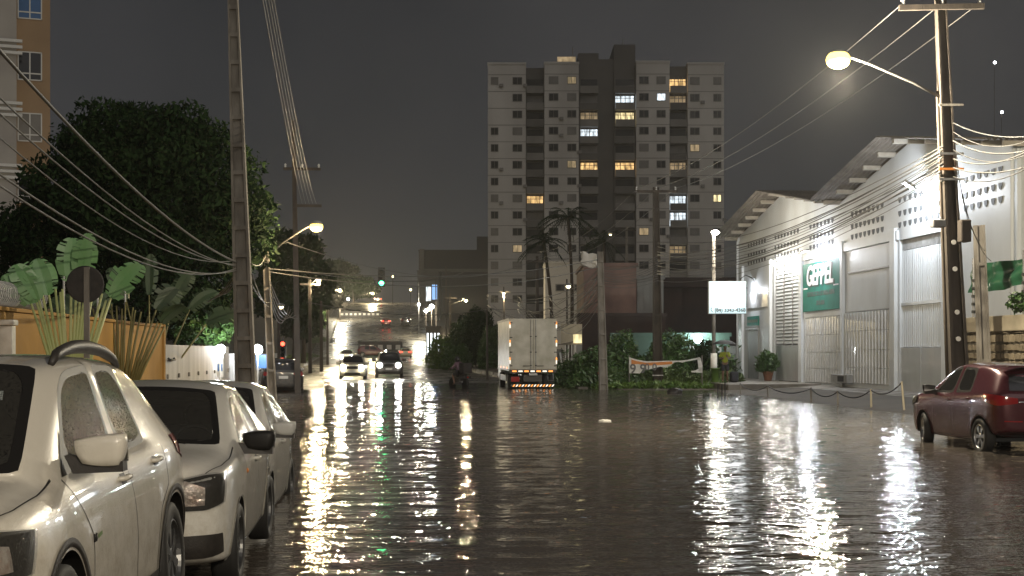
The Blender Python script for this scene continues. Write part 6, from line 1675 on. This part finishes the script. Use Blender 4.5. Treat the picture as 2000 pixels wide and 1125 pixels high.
uc = pe + Vector((-.08, -.22, 2.02))
m = MB(); n_ = 16
m.v.append(tuple(uc + Vector((0, 0, .02))))
for rr_, zz in ((.25, -.02), (.45, -.09), (.62, -.20)):
    for k in range(n_):
        a = 2 * math.pi * k / n_; f_ = 1 if k % 2 == 0 else .93; m.v.append(tuple(uc + Vector((rr_ * f_ * math.cos(a), rr_ * f_ * math.sin(a), zz + (.02 if k % 2 else 0)))))
for k in range(n_):
    m.f.append((0, 1 + k, 1 + (k + 1) % n_))
    for j in range(2): m.f.append((1 + j * n_ + k, 1 + (j + 1) * n_ + k, 1 + (j + 1) * n_ + (k + 1) % n_, 1 + j * n_ + (k + 1) % n_))
m.build("canopy", "umbrella_cloth", um, True)
MB().cyl(uc + Vector((0, 0, .08)), pe + Vector((.07, -.30, 1.12)), .009, n=6).build("shaft", "steel", um, True)
for k in range(8):
    a = 2 * math.pi * k / 8; MB().cyl(uc + Vector((0, 0, -.12)), uc + Vector((.58 * math.cos(a), .58 * math.sin(a), -.18)), .004, n=4).build("rib", "steel", um, True)
bag = thing("backpack", "dark bag standing on the step beside the person with the umbrella", "bag", pe + Vector((.42, -.1, 0)))
MB().bbox(pe.x + .22, pe.x + .62, pe.y - .3, pe.y + .05, .31, .82, .1).build("bag_body", "shorts_dark", bag, True, True); MB().tube([(pe.x + .3, pe.y - .1, .82), (pe.x + .42, pe.y - .1, .92), (pe.x + .54, pe.y - .1, .82)], .015, 6).build("handle", "shorts_dark", bag, True)
bn = thing("waste_bin", "green bin on the step left of the person with the umbrella", "bin", pe + Vector((-.55, -.1, 0)))
MB().lathe([(.17, 0), (.2, .62), (.22, .62), (.22, .68), (.0, .70)], pe + Vector((-.5, -.1, .01)), n=16, cap=False).build("bin_body", "leaf_light", bn, True, True)
# motorcycle courier
mc = G(896, 757, 0); mc.z = -.1
mo = thing("motorcycle", "delivery motorcycle with a dark box wading through the flood", "motorcycle", mc, R(208))
wv = MB().lathe([(.19, -.05), (.27, -.055), (.30, -.03), (.30, .03), (.27, .055), (.19, .05)], axis='X', n=22)
for yy in (-.62, .62): o = link("wheel", wv.mesh("wheel"), "rubber", mo, True); o.location = (0, yy, .30); MB().lathe([(.19, -.02), (.03, -.03), (.03, .03), (.19, .02)], axis='X', n=14, cap=False).build("hub", "alloy_dark", o)
MB().tube([(0, -.6, .32), (0, -.42, .75), (0, -.34, .98)], .035, 7).build("fork", "steel", mo); MB().tube([(-.36, -.28, 1.05), (0, -.36, 1.0), (.36, -.28, 1.05)], .02, 6).build("handlebar", "black_metal", mo)
MB().bbox(-.13, .13, -.35, .1, .62, .86, .07).build("tank", "paint_black", mo, smooth=True); MB().bbox(-.13, .13, .08, .62, .68, .80, .05).build("seat", "black_plastic", mo, smooth=True); MB().bbox(-.16, .16, -.2, .35, .28, .6, .05).build("engine", "alloy_dark", mo)
MB().bbox(-.2, .2, .35, .85, .55, .68, .03).build("rear_fairing", "paint_black", mo); MB().ball((0, .88, .62), .05, 8, 6).build("tail_light", "tail_red", mo); MB().tube([(.2, 0, .3), (.22, .7, .4)], .045, 7).build("exhaust", "steel", mo)
MB().bbox(-.24, .24, .42, .88, .83, 1.33, .03).build("delivery_box", "black_plastic", mo)
ri = thing("person", "motorcycle rider in helmet and purple rain jacket, feet in the water", "person", mc, R(208))
J = [(0, .12, .86), (0, .08, 1.05), (0, -.03, 1.25), (0, -.08, 1.36), (.17, -.03, 1.27), (.27, -.12, 1.07), (.30, -.30, 1.05), (-.17, -.03, 1.27), (-.27, -.12, 1.07), (-.30, -.30, 1.05), (.10, .1, .84), (.2, -.25, .74), (.22, -.05, .32), (.22, -.2, .26), (-.10, .1, .84), (-.2, -.25, .74), (-.3, .0, .30), (-.32, -.16, .12)]
E = [(0, 1), (1, 2), (2, 3), (2, 4), (4, 5), (5, 6), (2, 7), (7, 8), (8, 9), (0, 10), (10, 11), (11, 12), (12, 13), (0, 14), (14, 15), (15, 16), (16, 17)]
skinned("body", J, E, [.13, .13, .13, .055, .06, .045, .033, .06, .045, .033, .085, .062, .043, .035, .085, .062, .043, .035], "skin", ri)
skinned("jacket", J[:9], E[:8], [(.18, .16), (.175, .15), (.17, .14), .065, .09, .07, .055, .09, .07], "jacket_purple", ri)
skinned("trousers", [J[0], J[10], J[11], J[14], J[15]], [(0, 1), (1, 2), (0, 3), (3, 4)], [.16, .105, .085, .105, .085], "shorts_dark", ri)
MB().ball((0, -.12, 1.50), 1, 16, 12, (.135, .155, .145)).build("helmet", "paint_black", ri, smooth=True); MB().ball((0, -.2, 1.49), 1, 12, 8, (.105, .095, .07)).build("visor", "glass_dark", ri, smooth=True)
hand(ri, (.30, -.30, 1.05), (0, -1, -.2), (0, 0, 1)); hand(ri, (-.30, -.30, 1.05), (0, -1, -.2), (0, 0, 1))

# ---------------------------------------------------------------- rain haze
hm = bpy.data.materials.new("haze"); hm.use_nodes = True; nt = hm.node_tree
nt.nodes.remove(nt.nodes["Principled BSDF"]); out = [x for x in nt.nodes if x.type == 'OUTPUT_MATERIAL'][0]
pv = nt.nodes.new("ShaderNodeVolumePrincipled"); pv.inputs["Color"].default_value = (.9, .9, .9, 1); pv.inputs["Density"].default_value = .00032; pv.inputs["Anisotropy"].default_value = .55
nt.links.new(pv.outputs[0], out.inputs["Volume"])
hz_ = link("haze", MB().box(-320, 360, -120, 1260, -3.0, 66).mesh("haze"), hm); hz_["kind"] = "stuff"
